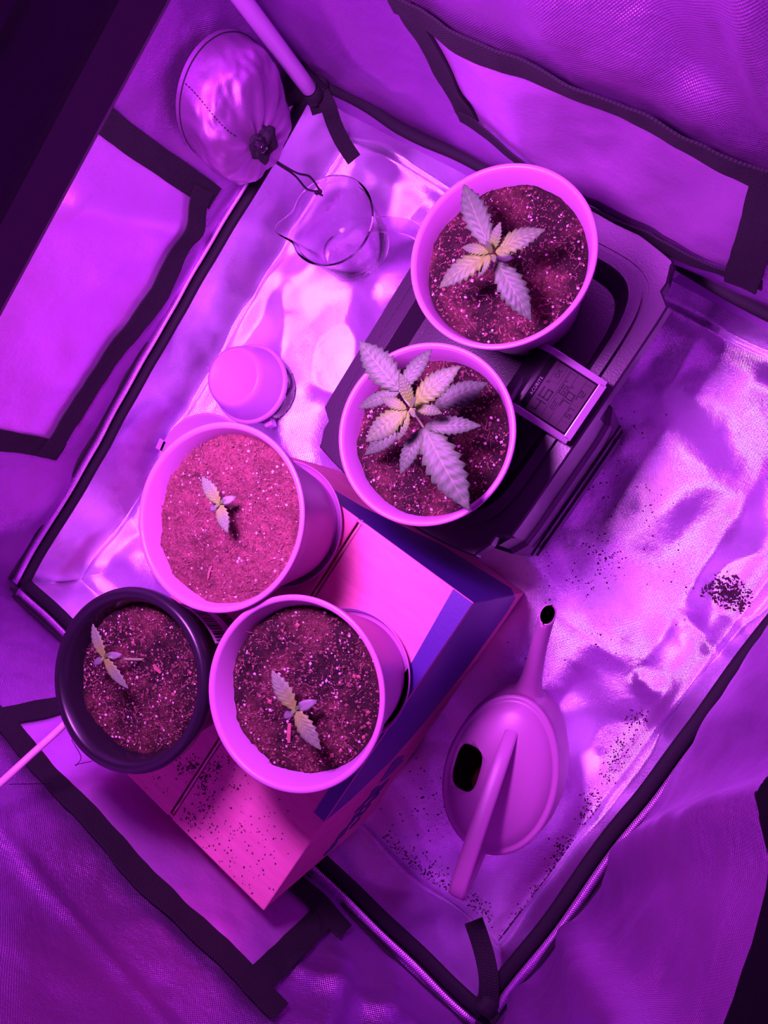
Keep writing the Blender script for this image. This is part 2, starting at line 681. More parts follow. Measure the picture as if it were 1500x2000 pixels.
# the unzipped door flap falls outwards and shows the black outer cloth
fv, fu = [], []
for j in range(25):
    for i in range(81):
        sy = -0.54 + 0.815 * i / 80
        k = j / 24
        p = wall_pt('right', sy, door_top(sy) - 0.001)
        fv.append(p + Vector((0.10 * k ** 1.3 - 0.001 + 0.008 * fbm(sy * 5, k * 2, 2, 2) * k, 0, 0.22 * k - 0.001)))
        fu.append((sy, 0.26 * k))
mesh('door_flap', fv, grid_faces(81, 25), M['flap_black'], wall_right, uvs=fu)

# left vent
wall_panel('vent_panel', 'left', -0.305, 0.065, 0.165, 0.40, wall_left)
wall_strip('vent_tape', 'left', [(0.066, 0.415), (0.067, 0.30), (0.074, 0.158)], 0.030, wall_left)
wall_strip('vent_tape', 'left', [(0.076, 0.180), (0.0, 0.166), (-0.06, 0.160), (-0.15, 0.168), (-0.315, 0.182)], 0.027, wall_left, off=0.006)
wall_strip('vent_tape', 'left', [(-0.303, 0.163), (-0.303, 0.415)], 0.027, wall_left)
wall_strip('vent_tape', 'left', [(-0.318, 0.408), (0.08, 0.408)], 0.027, wall_left, off=0.006)
# back vent
wall_panel('vent_panel', 'back', -0.405, -0.085, 0.215, 0.385, wall_back)
wall_strip('vent_tape', 'back', [(-0.424, 0.392), (-0.30, 0.386), (-0.18, 0.388), (-0.07, 0.385)], 0.027, wall_back, off=0.006)
wall_strip('vent_tape', 'back', [(-0.412, 0.40), (-0.404, 0.30), (-0.404, 0.205)], 0.026, wall_back)
wall_strip('vent_tape', 'back', [(-0.412, 0.219), (-0.33, 0.205), (-0.24, 0.200), (-0.15, 0.206), (-0.07, 0.214)], 0.020, wall_back, off=0.006)
wall_strip('vent_tape', 'back', [(-0.087, 0.195), (-0.085, 0.405)], 0.030, wall_back, off=0.009)
# near vent
wall_panel('vent_panel', 'front', -0.445, -0.075, 0.165, 0.315, wall_front)
wall_strip('vent_tape', 'front', [(-0.475, 0.316), (-0.30, 0.318), (-0.15, 0.318), (-0.042, 0.322)], 0.027, wall_front, off=0.006)
wall_strip('vent_tape', 'front', [(-0.074, 0.145), (-0.074, 0.33)], 0.027, wall_front)
wall_strip('vent_tape', 'front', [(-0.455, 0.15), (-0.452, 0.33)], 0.027, wall_front)
wall_strip('vent_tape', 'front', [(-0.47, 0.158), (-0.2, 0.158), (-0.045, 0.160)], 0.027, wall_front, off=0.006)


def at_y(px, py, Y):
    c = Vector(((px - 750) / FPX, -(py - 1000) / FPX, -1))
    w = Vector((c.dot(XW), c.dot(YW), c.dot(ZW)))
    k = Y / w.y
    return Vector((w.x * k, Y, CAM_H + w.z * k))


for pts in ([(140, 1445), (158, 1478), (148, 1496)], [(220, 1457), (192, 1482), (146, 1494)], [(18, 1532), (60, 1531), (100, 1531)], [(612, 1775), (622, 1800), (618, 1812)]):
    q = [at_y(x, y, -0.508) for x, y in pts]
    vv, ff = sweep(catmull(q, 6), circle(0.0004, 5))
    mesh('loose_thread', vv, ff, M['black'], wall_front)

# liner edges: black binding, silver hem tape, thin black cord
def edge_run(side, s0, s1, n=60, z=LIP, inset=0.0, wob=0.004, seed=0.0):
    lo = {'left': FX0 - 0.016, 'right': FX1 + 0.016, 'front': FY0 - 0.016, 'back': FY1 + 0.016}[side]
    out = []
    for i in range(n + 1):
        s = s0 + (s1 - s0) * i / n
        q = lo + SIGN[side] * (inset + wob * fbm(s * 7, seed, 1.1, 2))
        zz = z + 0.004 * fbm(s * 6, seed + 3, 2.1, 2)
        out.append(Vector((q, s, zz)) if side in ('left', 'right') else Vector((s, q, zz)))
    return out


def edge_piece(name, mat, side, s0, s1, prof, **kw):
    path = edge_run(side, s0, s1, **kw)
    vv, ff = sweep(path, prof)
    m = len(prof)
    uv = [((i % m) * 0.004, (i // m) * 0.012) for i in range(len(vv))]
    return mesh(name, vv, ff, mat, floor, uvs=uv)


edge_piece('edge_binding', M['black'], 'left', -0.505, 0.262, circle(0.0065, 10, 0.005), wob=0.007, seed=1)
edge_piece('edge_hem', M['hem'], 'left', -0.51, 0.255, flat(0.013, 0.002), inset=-0.012, z=LIP + 0.006, wob=0.007, seed=1)
edge_piece('edge_cord', M['black'], 'left', -0.51, 0.255, circle(0.0025, 8), inset=-0.019, z=LIP + 0.008, wob=0.007, seed=1)
edge_piece('edge_binding', M['black'], 'back', -0.66, 0.12, circle(0.0075, 10, 0.005), inset=0.002, wob=0.006, seed=5)
edge_piece('edge_cord', M['black'], 'back', -0.66, 0.12, circle(0.006, 8, 0.003), inset=-0.010, z=LIP + 0.004, wob=0.006, seed=6)
edge_piece('edge_binding', M['black'], 'front', -0.67, 0.115, circle(0.009, 10, 0.004), inset=0.001, wob=0.004, seed=9)
edge_piece('edge_hem', M['hem'], 'front', -0.67, 0.115, flat(0.012, 0.002), inset=-0.013, z=LIP + 0.006, wob=0.005, seed=9)
edge_piece('edge_cord', M['black'], 'front', -0.67, 0.115, circle(0.0025, 8), inset=-0.020, z=LIP + 0.010, wob=0.005, seed=10)
edge_piece('edge_binding', M['black'], 'right', -0.50, 0.26, circle(0.0075, 10, 0.004), inset=0.002, wob=0.005, seed=13)
edge_piece('edge_hem', M['hem'], 'right', -0.50, 0.26, flat(0.009, 0.002), inset=-0.010, z=LIP + 0.005, wob=0.005, seed=13)
edge_piece('edge_cord', M['black'], 'right', -0.50, 0.26, circle(0.003, 8), inset=-0.016, z=LIP + 0.006, wob=0.006, seed=15)


def ribbon(name, pts, w, parent, up=(0, 0, 1), n=6):
    path = catmull(pts, n)
    vv, ff = sweep(path, flat(w, 0.0012), up)
    uv = [((i % 4) * 0.005, (i // 4) * 0.005) for i in range(len(vv))]
    return mesh(name, vv, ff, M['web'], parent, smooth=False, uvs=uv)


def knot(name, c, r, parent):
    bm = bmesh.new()
    bmesh.ops.create_icosphere(bm, subdivisions=3, radius=r)
    for q in bm.verts:
        q.co *= 1 + 0.35 * fbm(q.co.x * 60, q.co.y * 60, q.co.z * 60, 2)
        q.co += Vector(c)
    me = bpy.data.meshes.new(name)
    bm.to_mesh(me)
    bm.free()
    me.materials.append(M['black'])
    me.shade_smooth()
    return link(bpy.data.objects.new(name, me), parent)


# back-left corner: pole, tie, and a black patch standing in for fabric shadow
knot('tie_knot', at(622, 168, 0.122), 0.013, floor)
ribbon('tie_ribbon', [at(618, 165, 0.125), at(640, 205, 0.115), at(652, 240, 0.095), at(668, 275, 0.08), at(692, 312, 0.066)], 0.020, floor, up=(0.5, -0.4, 0.7))
ribbon('tie_ribbon', [at(612, 168, 0.122), at(614, 195, 0.112), at(622, 222, 0.10)], 0.016, floor, up=(0.5, -0.4, 0.7))
shade_pts = [at(560, 150, 0.15), at(600, 140, 0.155), at(640, 172, 0.125), at(600, 190, 0.118), at(575, 215, 0.113), at(548, 262, 0.112), at(552, 200, 0.13)]
gv = shade_pts + [p + Vector((-0.004, 0.004, -0.004)) for p in shade_pts]
ng = len(shade_pts)
mesh('corner_shade_patch', gv, [tuple(range(ng)), tuple(reversed(range(ng, 2 * ng)))] + [(i, (i + 1) % ng, ng + (i + 1) % ng, ng + i) for i in range(ng)],
     M['black'], floor, smooth=False)
# near corner tie
knot('tie_knot', at(950, 1962, 0.12), 0.013, floor)
ribbon('tie_ribbon', [at(952, 1962, 0.125), at(955, 1915, 0.125), at(945, 1860, 0.115), at(925, 1798, 0.10)], 0.021, floor, up=(0.2, 0.2, 1))
ribbon('tie_ribbon', [at(955, 1960, 0.12), at(968, 1992, 0.12), at(985, 2020, 0.115)], 0.012, floor, up=(0.2, 0.2, 1))
# left corner tie
knot('tie_knot', at(18, 1178, 0.118), 0.014, floor)
ribbon('tie_ribbon', [at(-15, 1200, 0.13), at(15, 1180, 0.122), at(30, 1150, 0.116)], 0.018, floor)
ribbon('tie_ribbon', [at(14, 1172, 0.122), at(2, 1215, 0.12), at(-20, 1250, 0.12)], 0.016, floor)

pole = empty('tent_pole', (-0.656, 0.247, 0.0))
tag(pole, 'white enamelled corner pole standing behind the drawstring sleeve', 'pole')
vv, ff = lathe([(0.0, 0.128), (0.006, 0.128), (0.0098, 0.136), (0.010, 0.16), (0.010, 1.44)], 24)
mesh('tube', vv, ff, M['pole'], pole)
vv, ff = lathe([(0.0135, 0.118), (0.0138, 0.125), (0.012, 0.132), (0.0102, 0.134)], 24, close_bottom=True)
mesh('foot_socket', vv, ff, M['black'], pole)

# ------------------------------------------------------------------ grow lamp
lamp = empty('grow_lamp', LAMP_CENTER)
tag(lamp, 'dark flat grow light panel hanging at the upper left', 'grow light')
hs = LAMP_SIZE / 2
o = mesh('housing', *box_data(-hs, hs, -hs, hs, 0.0, 0.0125), M['lamp_body'], lamp, smooth=False)
bevel(o, 0.0015)
o = mesh('back_plate', *box_data(-hs + 0.02, hs - 0.02, -hs + 0.02, hs - 0.02, 0.0122, 0.0145), M['lamp_body'], lamp, smooth=False)
for sx in (-1, 1):
    for sy in (-1, 1):
        vv, ff = sweep([(sx * (hs - 0.03), sy * (hs - 0.03), 0.012), (0.02 * sx, 0.02 * sy, 0.5)], circle(0.0008, 6))
        mesh('hanging_wire', vv, ff, M['wire'], lamp)
ld = bpy.data.lights.new('lamp_light', 'AREA')
ld.shape = 'SQUARE'
ld.size = 0.13
ld.spread = math.radians(150)
ld.energy = LAMP_POWER
ld.color = LAMP_COLOR
lo = bpy.data.objects.new('lamp_light', ld)
link(lo, lamp)
lo.location = (-0.03, 0, -0.002)

# ------------------------------------------------------------------ cardboard box
BX0, BX1, BY0, BY1, BZ = -0.377, -0.113, -0.487, -0.123, 0.272
box = empty('cardboard_box', ((BX0 + BX1) / 2, (BY0 + BY1) / 2, 0.005))
tag(box, 'brown cardboard parcel box with blue print under three plant pots', 'box')


def boxpart(name, x0, x1, y0, y1, z0, z1, mat, bev=0.0012):
    o = mesh(name, *box_data(x0, x1, y0, y1, z0, z1), mat, None, smooth=False)
    reparent(o, box)
    if bev:
        bevel(o, bev)
    return o


T = 0.003
boxpart('side_panel', BX1 - T, BX1, BY0, BY1, 0.009, BZ - 0.001, M['card'])
boxpart('side_panel', BX0, BX0 + T, BY0, BY1, 0.009, BZ - 0.001, M['card'])
boxpart('end_panel', BX0 + T, BX1 - T, BY0, BY0 + T, 0.009, BZ - 0.001, M['card'])
boxpart('end_panel', BX0 + T, BX1 - T, BY1 - T, BY1, 0.009, BZ - 0.001, M['card'])
boxpart('bottom_panel', BX0, BX1, BY0, BY1, 0.006, 0.009, M['card'])
boxpart('inner_flap', BX0 + T, BX1 - T, BY0 + T, BY1 - T, BZ - 0.0150, BZ - 0.012, M['card'])
SEAM = -0.2455
boxpart('top_flap', SEAM + 0.0028, BX1 + 0.0006, BY0 - 0.0006, BY1 + 0.0006, BZ - 0.0035, BZ, M['card'], 0.0015)
boxpart('top_flap', BX0 - 0.0006, SEAM - 0.0028, BY0 - 0.0006, BY1 + 0.0006, BZ - 0.0035, BZ, M['card'], 0.0015)
# shiny tape residue lying in the seam
vv, ff = sweep([Vector((SEAM, BY0 - 0.001 + (BY1 - BY0 + 0.002) * i / 40, BZ - 0.0030 + 0.0012 * fbm(i * 0.7, 0, 0, 2))) for i in range(41)], flat(0.0024, 0.0008))
reparent(mesh('seam_tape', vv, ff, M['tape'], None, smooth=False), box)


def decal(name, pts3, normal, mat, parent, t=0.0006):
    n = Vector(normal)
    a = [Vector(p) + n * t for p in pts3]
    b = [Vector(p) - n * 0.0004 for p in pts3]
    k = len(a)
    o = mesh(name, a + b, [tuple(range(k)), tuple(reversed(range(k, 2 * k)))] + [(i, k + i, k + (i + 1) % k, (i + 1) % k) for i in range(k)],
             mat, None, smooth=False)
    return reparent(o, parent)


# blue print: strip on the top flap, big swoosh on the side, band on the far end
decal('blue_print', [(BX1 - 0.013, -0.376, BZ), (BX1, -0.376, BZ), (BX1, BY1, BZ), (BX1 - 0.022, BY1, BZ), (BX1 - 0.016, -0.20, BZ)], (0, 0, 1), M['print_blue'], box)
decal('blue_print', [(BX1, -0.376, BZ - 0.002), (BX1, -0.370, 0.215), (BX1, -0.345, 0.135), (BX1, -0.30, 0.085), (BX1, -0.235, 0.05), (BX1, -0.150, 0.040),
                     (BX1, -0.128, 0.05), (BX1, BY1, 0.075), (BX1, BY1, BZ - 0.002)], (1, 0, 0), M['print_blue'], box)
decal('blue_print', [(BX0 + 0.02, BY1, BZ - 0.002), (BX0 + 0.03, BY1, 0.245), (BX0 + 0.10, BY1, 0.20), (BX1 - 0.10, BY1, 0.09), (BX1 - 0.01, BY1, 0.045),
                     (BX1, BY1, 0.075), (BX1, BY1, BZ - 0.002)], (0, 1, 0), M['print_blue'], box)
decal('blue_print', [(BX0 + 0.035, BY0, BZ - 0.002), (SEAM + 0.06, BY0, BZ - 0.002), (SEAM + 0.06, BY0, 0.255), (BX0 + 0.035, BY0, 0.255)], (0, -1, 0), M['print_blue'], box)


def stroke(pxs, w):
    """a brush stroke of blue lettering on the side panel"""
    pts = [at_x(x, y, BX1 + 0.0006) for x, y in pxs]
    path = catmull(pts, 5)
    vv, ff = sweep(path, flat(w, 0.0008), (1, 0, 0))
    return reparent(mesh('printed_letter', vv, ff, M['print_blue'], None, smooth=False), box)


def Z3(x, y):
    return (600 + x / 7.5, 1480 + y / 7.5)


for pts, w in [([Z3(262, 1408), Z3(340, 1340), Z3(410, 1270), Z3(425, 1215)], 0.006), ([Z3(345, 1320), Z3(385, 1265), Z3(420, 1245)], 0.004),
               ([Z3(428, 1205), Z3(480, 1130), Z3(540, 1070), Z3(592, 1026)], 0.005), ([Z3(440, 1190), Z3(510, 1140), Z3(560, 1080), Z3(592, 1030)], 0.004),
               ([Z3(600, 1000), Z3(640, 950), Z3(690, 905)], 0.007), ([Z3(638, 1020), Z3(710, 955), Z3(778, 872)], 0.007),
               ([Z3(675, 880), Z3(740, 830), Z3(800, 760), Z3(850, 700)], 0.006), ([Z3(700, 815), Z3(750, 755), Z3(800, 735)], 0.005),
               ([Z3(720, 850), Z3(800, 820), Z3(850, 770), Z3(930, 670)], 0.006), ([Z3(800, 700), Z3(860, 640), Z3(945, 560)], 0.006),
               ([Z3(870, 700), Z3(950, 620), Z3(1040, 540)], 0.007), ([Z3(925, 545), Z3(960, 510), Z3(1005, 490)], 0.016),
               ([Z3(960, 575), Z3(1060, 450), Z3(1180, 340)], 0.007), ([Z3(1010, 540), Z3(1090, 450), Z3(1180, 340)], 0.005)]:
    stroke(pts, w)
arrow = [Z3(1058, 355), Z3(1140, 310), Z3(1230, 220), Z3(1330, 110), Z3(1405, 45), Z3(1390, 10), Z3(1425, -40), Z3(1330, -10), Z3(1240, 80), Z3(1140, 230)]
decal('printed_arrow', [at_x(x, y, BX1) for x, y in arrow], (1, 0, 0), M['print_blue'], box)


# ------------------------------------------------------------------ loose soil
def crumbs(name, centers, mat, parent=None, flatten=0.8):
    """many small rough grains joined into one mesh; centers = (x, y, z, r)"""
    v, f = [], []
    base = [(1, 0, 0), (-1, 0, 0), (0, 1, 0), (0, -1, 0), (0, 0, 1), (0, 0, -1)]
    tri = [(0, 2, 4), (2, 1, 4), (1, 3, 4), (3, 0, 4), (2, 0, 5), (1, 2, 5), (3, 1, 5), (0, 3, 5)]
    for (x, y, z, r) in centers:
        k = len(v)
        a = random.random() * PI
        ca, sa = math.cos(a), math.sin(a)
        s = [r * random.uniform(0.6, 1.3) for _ in range(3)]
        for p in base:
            qx, qy, qz = p[0] * s[0], p[1] * s[1], p[2] * s[2] * flatten
            v.append((x + qx * ca - qy * sa, y + qx * sa + qy * ca, z + qz))
        f += [(k + a_, k + b_, k + c_) for a_, b_, c_ in tri]
    return mesh(name, v, f, mat, parent, smooth=False)


def fibres(name, starts, mat, parent=None):
    v, f = [], []
    for (x, y, z, L, w) in starts:
        a = random.random() * 2 * PI
        p = []
        for i in range(5):
            a += random.uniform(-0.6, 0.6)
            x += math.cos(a) * L / 4
            y += math.sin(a) * L / 4
            p.append((x, y, z + random.uniform(0.0, 0.0018)))
        vv, ff = sweep(p, flat(w, w * 0.7))
        k = len(v)
        v += vv
        f += [tuple(k + i for i in q) for q in ff]
    return mesh(name, v, f, mat, parent, smooth=False)


# ------------------------------------------------------------------ pots
def make_pot(name, label, c, rim_z, h, r, base_r, mat, soil_mat, depth, tilt=(0.0, 0.0), group=None, dark=False, saucer=True, seed=0, band=True):
    root = empty(name, (c[0], c[1], rim_z - h))
    tag(root, label, 'potted plant', group)
    t = 0.0028
    if dark:
        prof = [(base_r - 0.003, 0.0), (base_r, 0.003), (r - 0.012, h - 0.028), (r - 0.006, h - 0.022), (r - 0.001, h - 0.014), (r, h - 0.007),
                (r - 0.0015, h - 0.002), (r - 0.005, h), (r - 0.0095, h - 0.002), (r - 0.0125, h - 0.010), (r - 0.015, h - 0.024), (base_r - t, 0.006)]
    else:
        prof = [(base_r - 0.003, 0.0), (base_r, 0.0025), (r - 0.0075, h - 0.020), (r - 0.0035, h - 0.018), (r - 0.0008, h - 0.0035), (r, h - 0.0022),
                (r - 0.0003, h - 0.0008), (r - 0.0012, h), (r - 0.0042, h - 0.0004), (r - 0.0055, h - 0.003), (r - 0.0095, h - 0.020), (base_r - t, 0.006)]
    vv, ff = lathe(prof, 96, close_bottom=True, close_top=True)
    mesh('pot', vv, ff, mat, root)
    if saucer:
        vv, ff = lathe([(base_r - 0.004, 0.0006), (base_r + 0.004, 0.0006), (base_r + 0.0065, 0.009), (base_r + 0.0072, 0.0095), (base_r + 0.0078, 0.008), (base_r + 0.005, 0.0), (base_r - 0.004, 0.0)], 72)
        mesh('saucer', vv, ff, mat, root)
    # soil
    zs = h - depth
    kk = (zs - 0.006) / (h - 0.02 - 0.006)
    ri = base_r - t + (r - 0.0095 - base_r + t) * min(kk, 1.0)
    if dark:
        ri = base_r - t + (r - 0.015 - base_r + t) * min((zs - 0.006) / (h - 0.024 - 0.006), 1.0)
    if depth < 0.02 and not dark:
        ri = r - 0.0095 + 0.004 * (0.02 - depth) / 0.017
    nr, ns = 52, 150

    def sz(x, y):
        q = 0.0035 * fbm(x * 28, y * 28, seed, 3) + 0.0020 * fbm(x * 110, y * 110, seed + 3, 3) + 0.0011 * fbm(x * 420, y * 420, seed + 9, 2)
        rr = math.hypot(x, y) / ri
        q += -0.004 * sm(0.85, 1.0, rr) * (0.5 + fbm(x * 20, y * 20, seed + 5, 2))
        return zs + q + tilt[0] * x + tilt[1] * y

    v, f = [(0, 0, sz(0, 0))], []
    for j in range(1, nr + 1):
        for i in range(ns):
            a = 2 * PI * i / ns
            rr = (ri + 0.0012) * j / nr
            x, y = rr * math.cos(a), rr * math.sin(a)
            v.append((x, y, sz(x, y)))
    f = [(0, 1 + i, 1 + (i + 1) % ns) for i in range(ns)]
    for j in range(nr - 1):
        for i in range(ns):
            a, b = 1 + j * ns + i, 1 + j * ns + (i + 1) % ns
            f.append((a, a + ns, b + ns, b))
    s = mesh('soil', v, f, soil_mat, root)
    tag(s, 'dark potting soil flecked with white grains', kind='stuff')

    def spots(n, r0, r1):
        out = []
        while len(out) < n:
            x, y = random.uniform(-ri, ri), random.uniform(-ri, ri)
            if math.hypot(x, y) < ri * 0.97:
                rr = r0 + (r1 - r0) * random.random() ** 3
                out.append((x, y, sz(x, y) + rr * 0.3, rr))
        return out

    for nm, n, r0, r1, mt in (('perlite_grains', 330, 0.0003, 0.0016, M['perlite']), ('soil_grains', 1500, 0.0005, 0.0017, M['crumb']),
                              ('bark_chips', 50, 0.0008, 0.0022, M['bark'])):
        tag(crumbs(nm, spots(n, r0, r1), mt, s), kind='stuff')
    fs = [(x, y, z, random.uniform(0.003, 0.010), random.uniform(0.00018, 0.00032)) for x, y, z, _ in spots(170, 0.0005, 0.001)]
    tag(fibres('coir_fibres', fs, M['fibre'], s), kind='stuff')
    return root, sz


RIM_A = 0.315     # pots standing in the tray
P1 = Vector((-0.254, 0.142))
P2 = Vector((-0.225, -0.020))
P3 = Vector((-0.3086, -0.169))
P4 = Vector((-0.305, -0.3380))
P5 = Vector((-0.1715, -0.2465))
POTH = 0.126
pot1, sz1 = make_pot('potted_seedling', 'white plant pot nearest the back wall, standing in the black tray', P1, RIM_A, POTH, 0.081, 0.0545,
                     M['white_pot'], M['soil_wet'], 0.021, group='potted plants in the tent', seed=11, saucer=False)
pot2, sz2 = make_pot('potted_seedling', 'white plant pot with the largest leafiest plant, beside the hygrometer', P2, RIM_A, POTH, 0.081, 0.0545,
                     M['white_pot'], M['soil_wet'], 0.021, group='potted plants in the tent', seed=23, saucer=False)
pot3, sz3 = make_pot('potted_seedling', 'white plant pot on the box next to the frosted canister, dry soil and tiny sprout', P3, 0.272 + POTH, POTH, 0.0800, 0.0545,
                     M['white_pot'], M['soil_dry'], 0.013, tilt=(0.05, 0.0), group='potted plants in the tent', seed=37)
pot4, sz4 = make_pot('potted_seedling', 'black plastic plant pot on the cardboard box with a leaning sprout', P4, 0.272 + 0.120, 0.120, 0.0812, 0.058,
                     M['black_pot'], M['soil_wet'], 0.021, group='potted plants in the tent', seed=41, dark=True, saucer=False)
pot5, sz5 = make_pot('potted_seedling', 'white plant pot at the blue printed edge of the box, damp soil and small sprout', P5, 0.272 + 0.120, 0.120, 0.0785, 0.0545,
                     M['white_pot'], M['soil_wet'], 0.021, group='potted plants in the tent', seed=53)


# ------------------------------------------------------------------ plants
def leaf(name, base, tip, width, parent, mat, teeth=9, arch=0.10, fold=0.25, up=(0, 0, 1), stalk=0.0):
    base, tip = Vector(base), Vector(tip)
    ax = tip - base
    L = ax.length
    ax.normalize()
    side = ax.cross(Vector(up)).normalized()
    nrm = side.cross(ax)
    cols = [-1, -0.66, -0.33, 0, 0.33, 0.66, 1]
    n = max(teeth, 1) * 4
    verts, uvs = [], []
    for i in range(n + 1):
        v = i / n
        shp = math.sin(PI * min(1, v ** 0.78)) ** 0.85 if 0 < v < 1 else 0.0
        if v > 0.75:
            shp *= 1 - 0.25 * (v - 0.75) / 0.25
        if teeth:
            ph = (i % 4) / 4
            ser = 0.74 + 0.36 * ph
        else:
            ser = 1.0
        for c in cols:
            e = abs(c)
            w = width / 2 * shp * (1 - (1 - ser) * e * e) + 0.0003
            vv = v + (0.045 * e * shp if teeth else 0.0)
            p = base + ax * (L * vv) + side * (c * w)
            ht = arch * L * 4 * v * (1 - v) - 0.10 * L * v * v * arch * 5
            ht += fold * abs(c) * w * (1 - 0.5 * v) - 0.25 * (e ** 2) * w
            ht += 0.03 * width * math.sin(i * PI / 2) * e if teeth else 0
            verts.append(p + nrm * ht)
            uvs.append((0.5 + c * 0.5, v))
    nc = len(cols)
    o = mesh(name, verts, [tuple(reversed(q)) for q in grid_faces(nc, n + 1)], mat, None, uvs=uvs)
    md = o.modifiers.new('thickness', 'SOLIDIFY')
    md.thickness = 0.0004
    return reparent(o, parent)


def stalk(name, pts, r0, r1, parent, mat=None):
    path = catmull(pts, 5)
    vv, ff = sweep(path, circle(1.0, 8), scale=lambda t: r0 + (r1 - r0) * t)
    return reparent(mesh(name, vv, ff, mat or M['stem'], None), parent)


PX = 1.0 / FPX


def wpx(w, z):
    return w * PX * (CAM_H - z) * 1.03


def soil_pt(pot, sz, px, py):
    """where a sight line meets the soil of a pot"""
    z = pot.location.z + 0.1
    for _ in range(3):
        p = at(px, py, z)
        z = pot.location.z + sz(p.x - pot.location.x, p.y - pot.location.y)
    return at(px, py, z)


def rel(pot, sz, p, dz=0.0):
    return Vector((p.x, p.y, pot.location.z + sz(p.x - pot.location.x, p.y - pot.location.y) + dz))


def leaves(pot, table, mat_key, teeth=8):
    for (bx, by, bz), (tx, ty, tz), w, mk, arch in table:
        leaf('leaf', at(bx, by, bz), at(tx, ty, tz), wpx(w, (bz + tz) / 2), pot, M[mk or mat_key], teeth, arch)


# pot 1: plant near the back wall
zs = 0.294
c1 = at(962, 500, 0.352)
stalk('stem', [rel(pot1, sz1, c1, -0.004), Vector((c1.x, c1.y, 0.325)), c1], 0.0020, 0.0015, pot1)
leaves(pot1, [((955, 482, 0.345), (905, 359, 0.345), 56, 'leaf_old', 0.06),
              ((971, 512, 0.338), (1037, 625, 0.328), 58, 'leaf_old', 0.08),
              ((966, 492, 0.352), (1064, 447, 0.356), 46, 'leaf_young', 0.08),
              ((962, 488, 0.354), (977, 434, 0.366), 24, 'leaf_young', 0.05),
              ((968, 492, 0.354), (1008, 491, 0.352), 26, 'leaf_young', 0.10),
              ((957, 497, 0.352), (856, 561, 0.346), 50, 'leaf_young', 0.10),
              ((957, 499, 0.354), (933, 541, 0.348), 24, 'leaf_young', 0.08),
              ((955, 494, 0.354), (902, 482, 0.352), 24, 'leaf_young', 0.12),
              ((960, 494, 0.356), (950, 470, 0.366), 12, 'leaf_young', 0.05),
              ((964, 498, 0.356), (966, 512, 0.360), 10, 'leaf_young', 0.05)], 'leaf_old')
leaf('seed_leaf', at(966, 506, 0.322), at(1004, 503, 0.314), wpx(16, 0.32), pot1, M['cotyledon'], 0, 0.05)
leaf('seed_leaf', at(963, 512, 0.322), at(952, 526, 0.316), wpx(14, 0.32), pot1, M['cotyledon'], 0, 0.05)

# pot 2: the largest plant
c2 = at(803, 800, 0.375)
stalk('stem', [rel(pot2, sz2, c2, -0.004), Vector((c2.x, c2.y, 0.335)), c2], 0.0024, 0.0016, pot2)
stalk('petiole', [at(803, 800, 0.358), at(816, 818, 0.356), at(828, 836, 0.352)], 0.0011, 0.0010, pot2)
stalk('petiole', [at(803, 796, 0.356), at(790, 778, 0.358), at(781, 762, 0.357)], 0.0011, 0.0010, pot2)
stalk('petiole', [at(803, 800, 0.335), at(825, 797, 0.333), at(847, 795, 0.330)], 0.0010, 0.0009, pot2)
stalk('petiole', [at(800, 802, 0.335), at(795, 820, 0.332), at(792, 838, 0.328)], 0.0010, 0.0009, pot2)
leaves(pot2, [((848, 796, 0.330), (952, 747, 0.326), 52, 'leaf_old', 0.08),
              ((792, 836, 0.328), (711, 888, 0.320), 38, 'leaf_old', 0.08),
              ((782, 763, 0.357), (701, 666, 0.362), 70, 'leaf_old', 0.05),
              ((784, 760, 0.356), (842, 682, 0.352), 40, 'leaf_old', 0.06),
              ((781, 765, 0.356), (699, 797, 0.350), 32, 'leaf_old', 0.08),
              ((828, 834, 0.352), (916, 997, 0.346), 82, 'leaf_old', 0.05),
              ((830, 833, 0.353), (939, 831, 0.348), 40, 'leaf_old', 0.07),
              ((826, 837, 0.352), (781, 926, 0.346), 40, 'leaf_old', 0.07),
              ((808, 789, 0.375), (898, 715, 0.380), 54, 'leaf_young', 0.06),
              ((804, 787, 0.376), (782, 730, 0.388), 28, 'leaf_young', 0.05),
              ((810, 792, 0.375), (863, 807, 0.372), 28, 'leaf_young', 0.08),
              ((795, 801, 0.375), (714, 862, 0.372), 54, 'leaf_young', 0.08),
              ((794, 799, 0.376), (744, 776, 0.376), 26, 'leaf_young', 0.10),
              ((797, 804, 0.375), (777, 860, 0.370), 30, 'leaf_young', 0.07),
              ((802, 796, 0.380), (812, 775, 0.392), 13, 'leaf_young', 0.05),
              ((804, 800, 0.380), (810, 815, 0.384), 11, 'leaf_young', 0.05)], 'leaf_old', 9)


def sprout(pot, sz, center, crown_z, tips, cots, stem_px=None):
    c = at(center[0], center[1], crown_z)
    foot = rel(pot, sz, at(stem_px[0], stem_px[1], crown_z - 0.03) if stem_px else c, -0.004)
    stalk('stem', [foot, (foot + c) / 2 + Vector((0, 0, 0.004)), c - Vector((0, 0, 0.0008))], 0.0013, 0.0010, pot)
    for (x, y), w in cots:
        leaf('seed_leaf', at(center[0], center[1], crown_z - 0.006), at(x, y, crown_z - 0.009), wpx(w, crown_z), pot, M['cotyledon'], 0, 0.05)
    for (x, y), w in tips:
        leaf('leaf', at(center[0], center[1], crown_z), at(x, y, crown_z + 0.002), wpx(w, crown_z), pot, M['leaf_seed'], 7, 0.06)
    for k, (dx, dy) in enumerate(((7, -5), (-6, 6))):
        leaf('young_leaf', at(center[0], center[1], crown_z), at(center[0] + dx * 1.6, center[1] + dy * 1.6, crown_z + 0.004), wpx(8, crown_z), pot, M['leaf_young'], 3, 0.1)


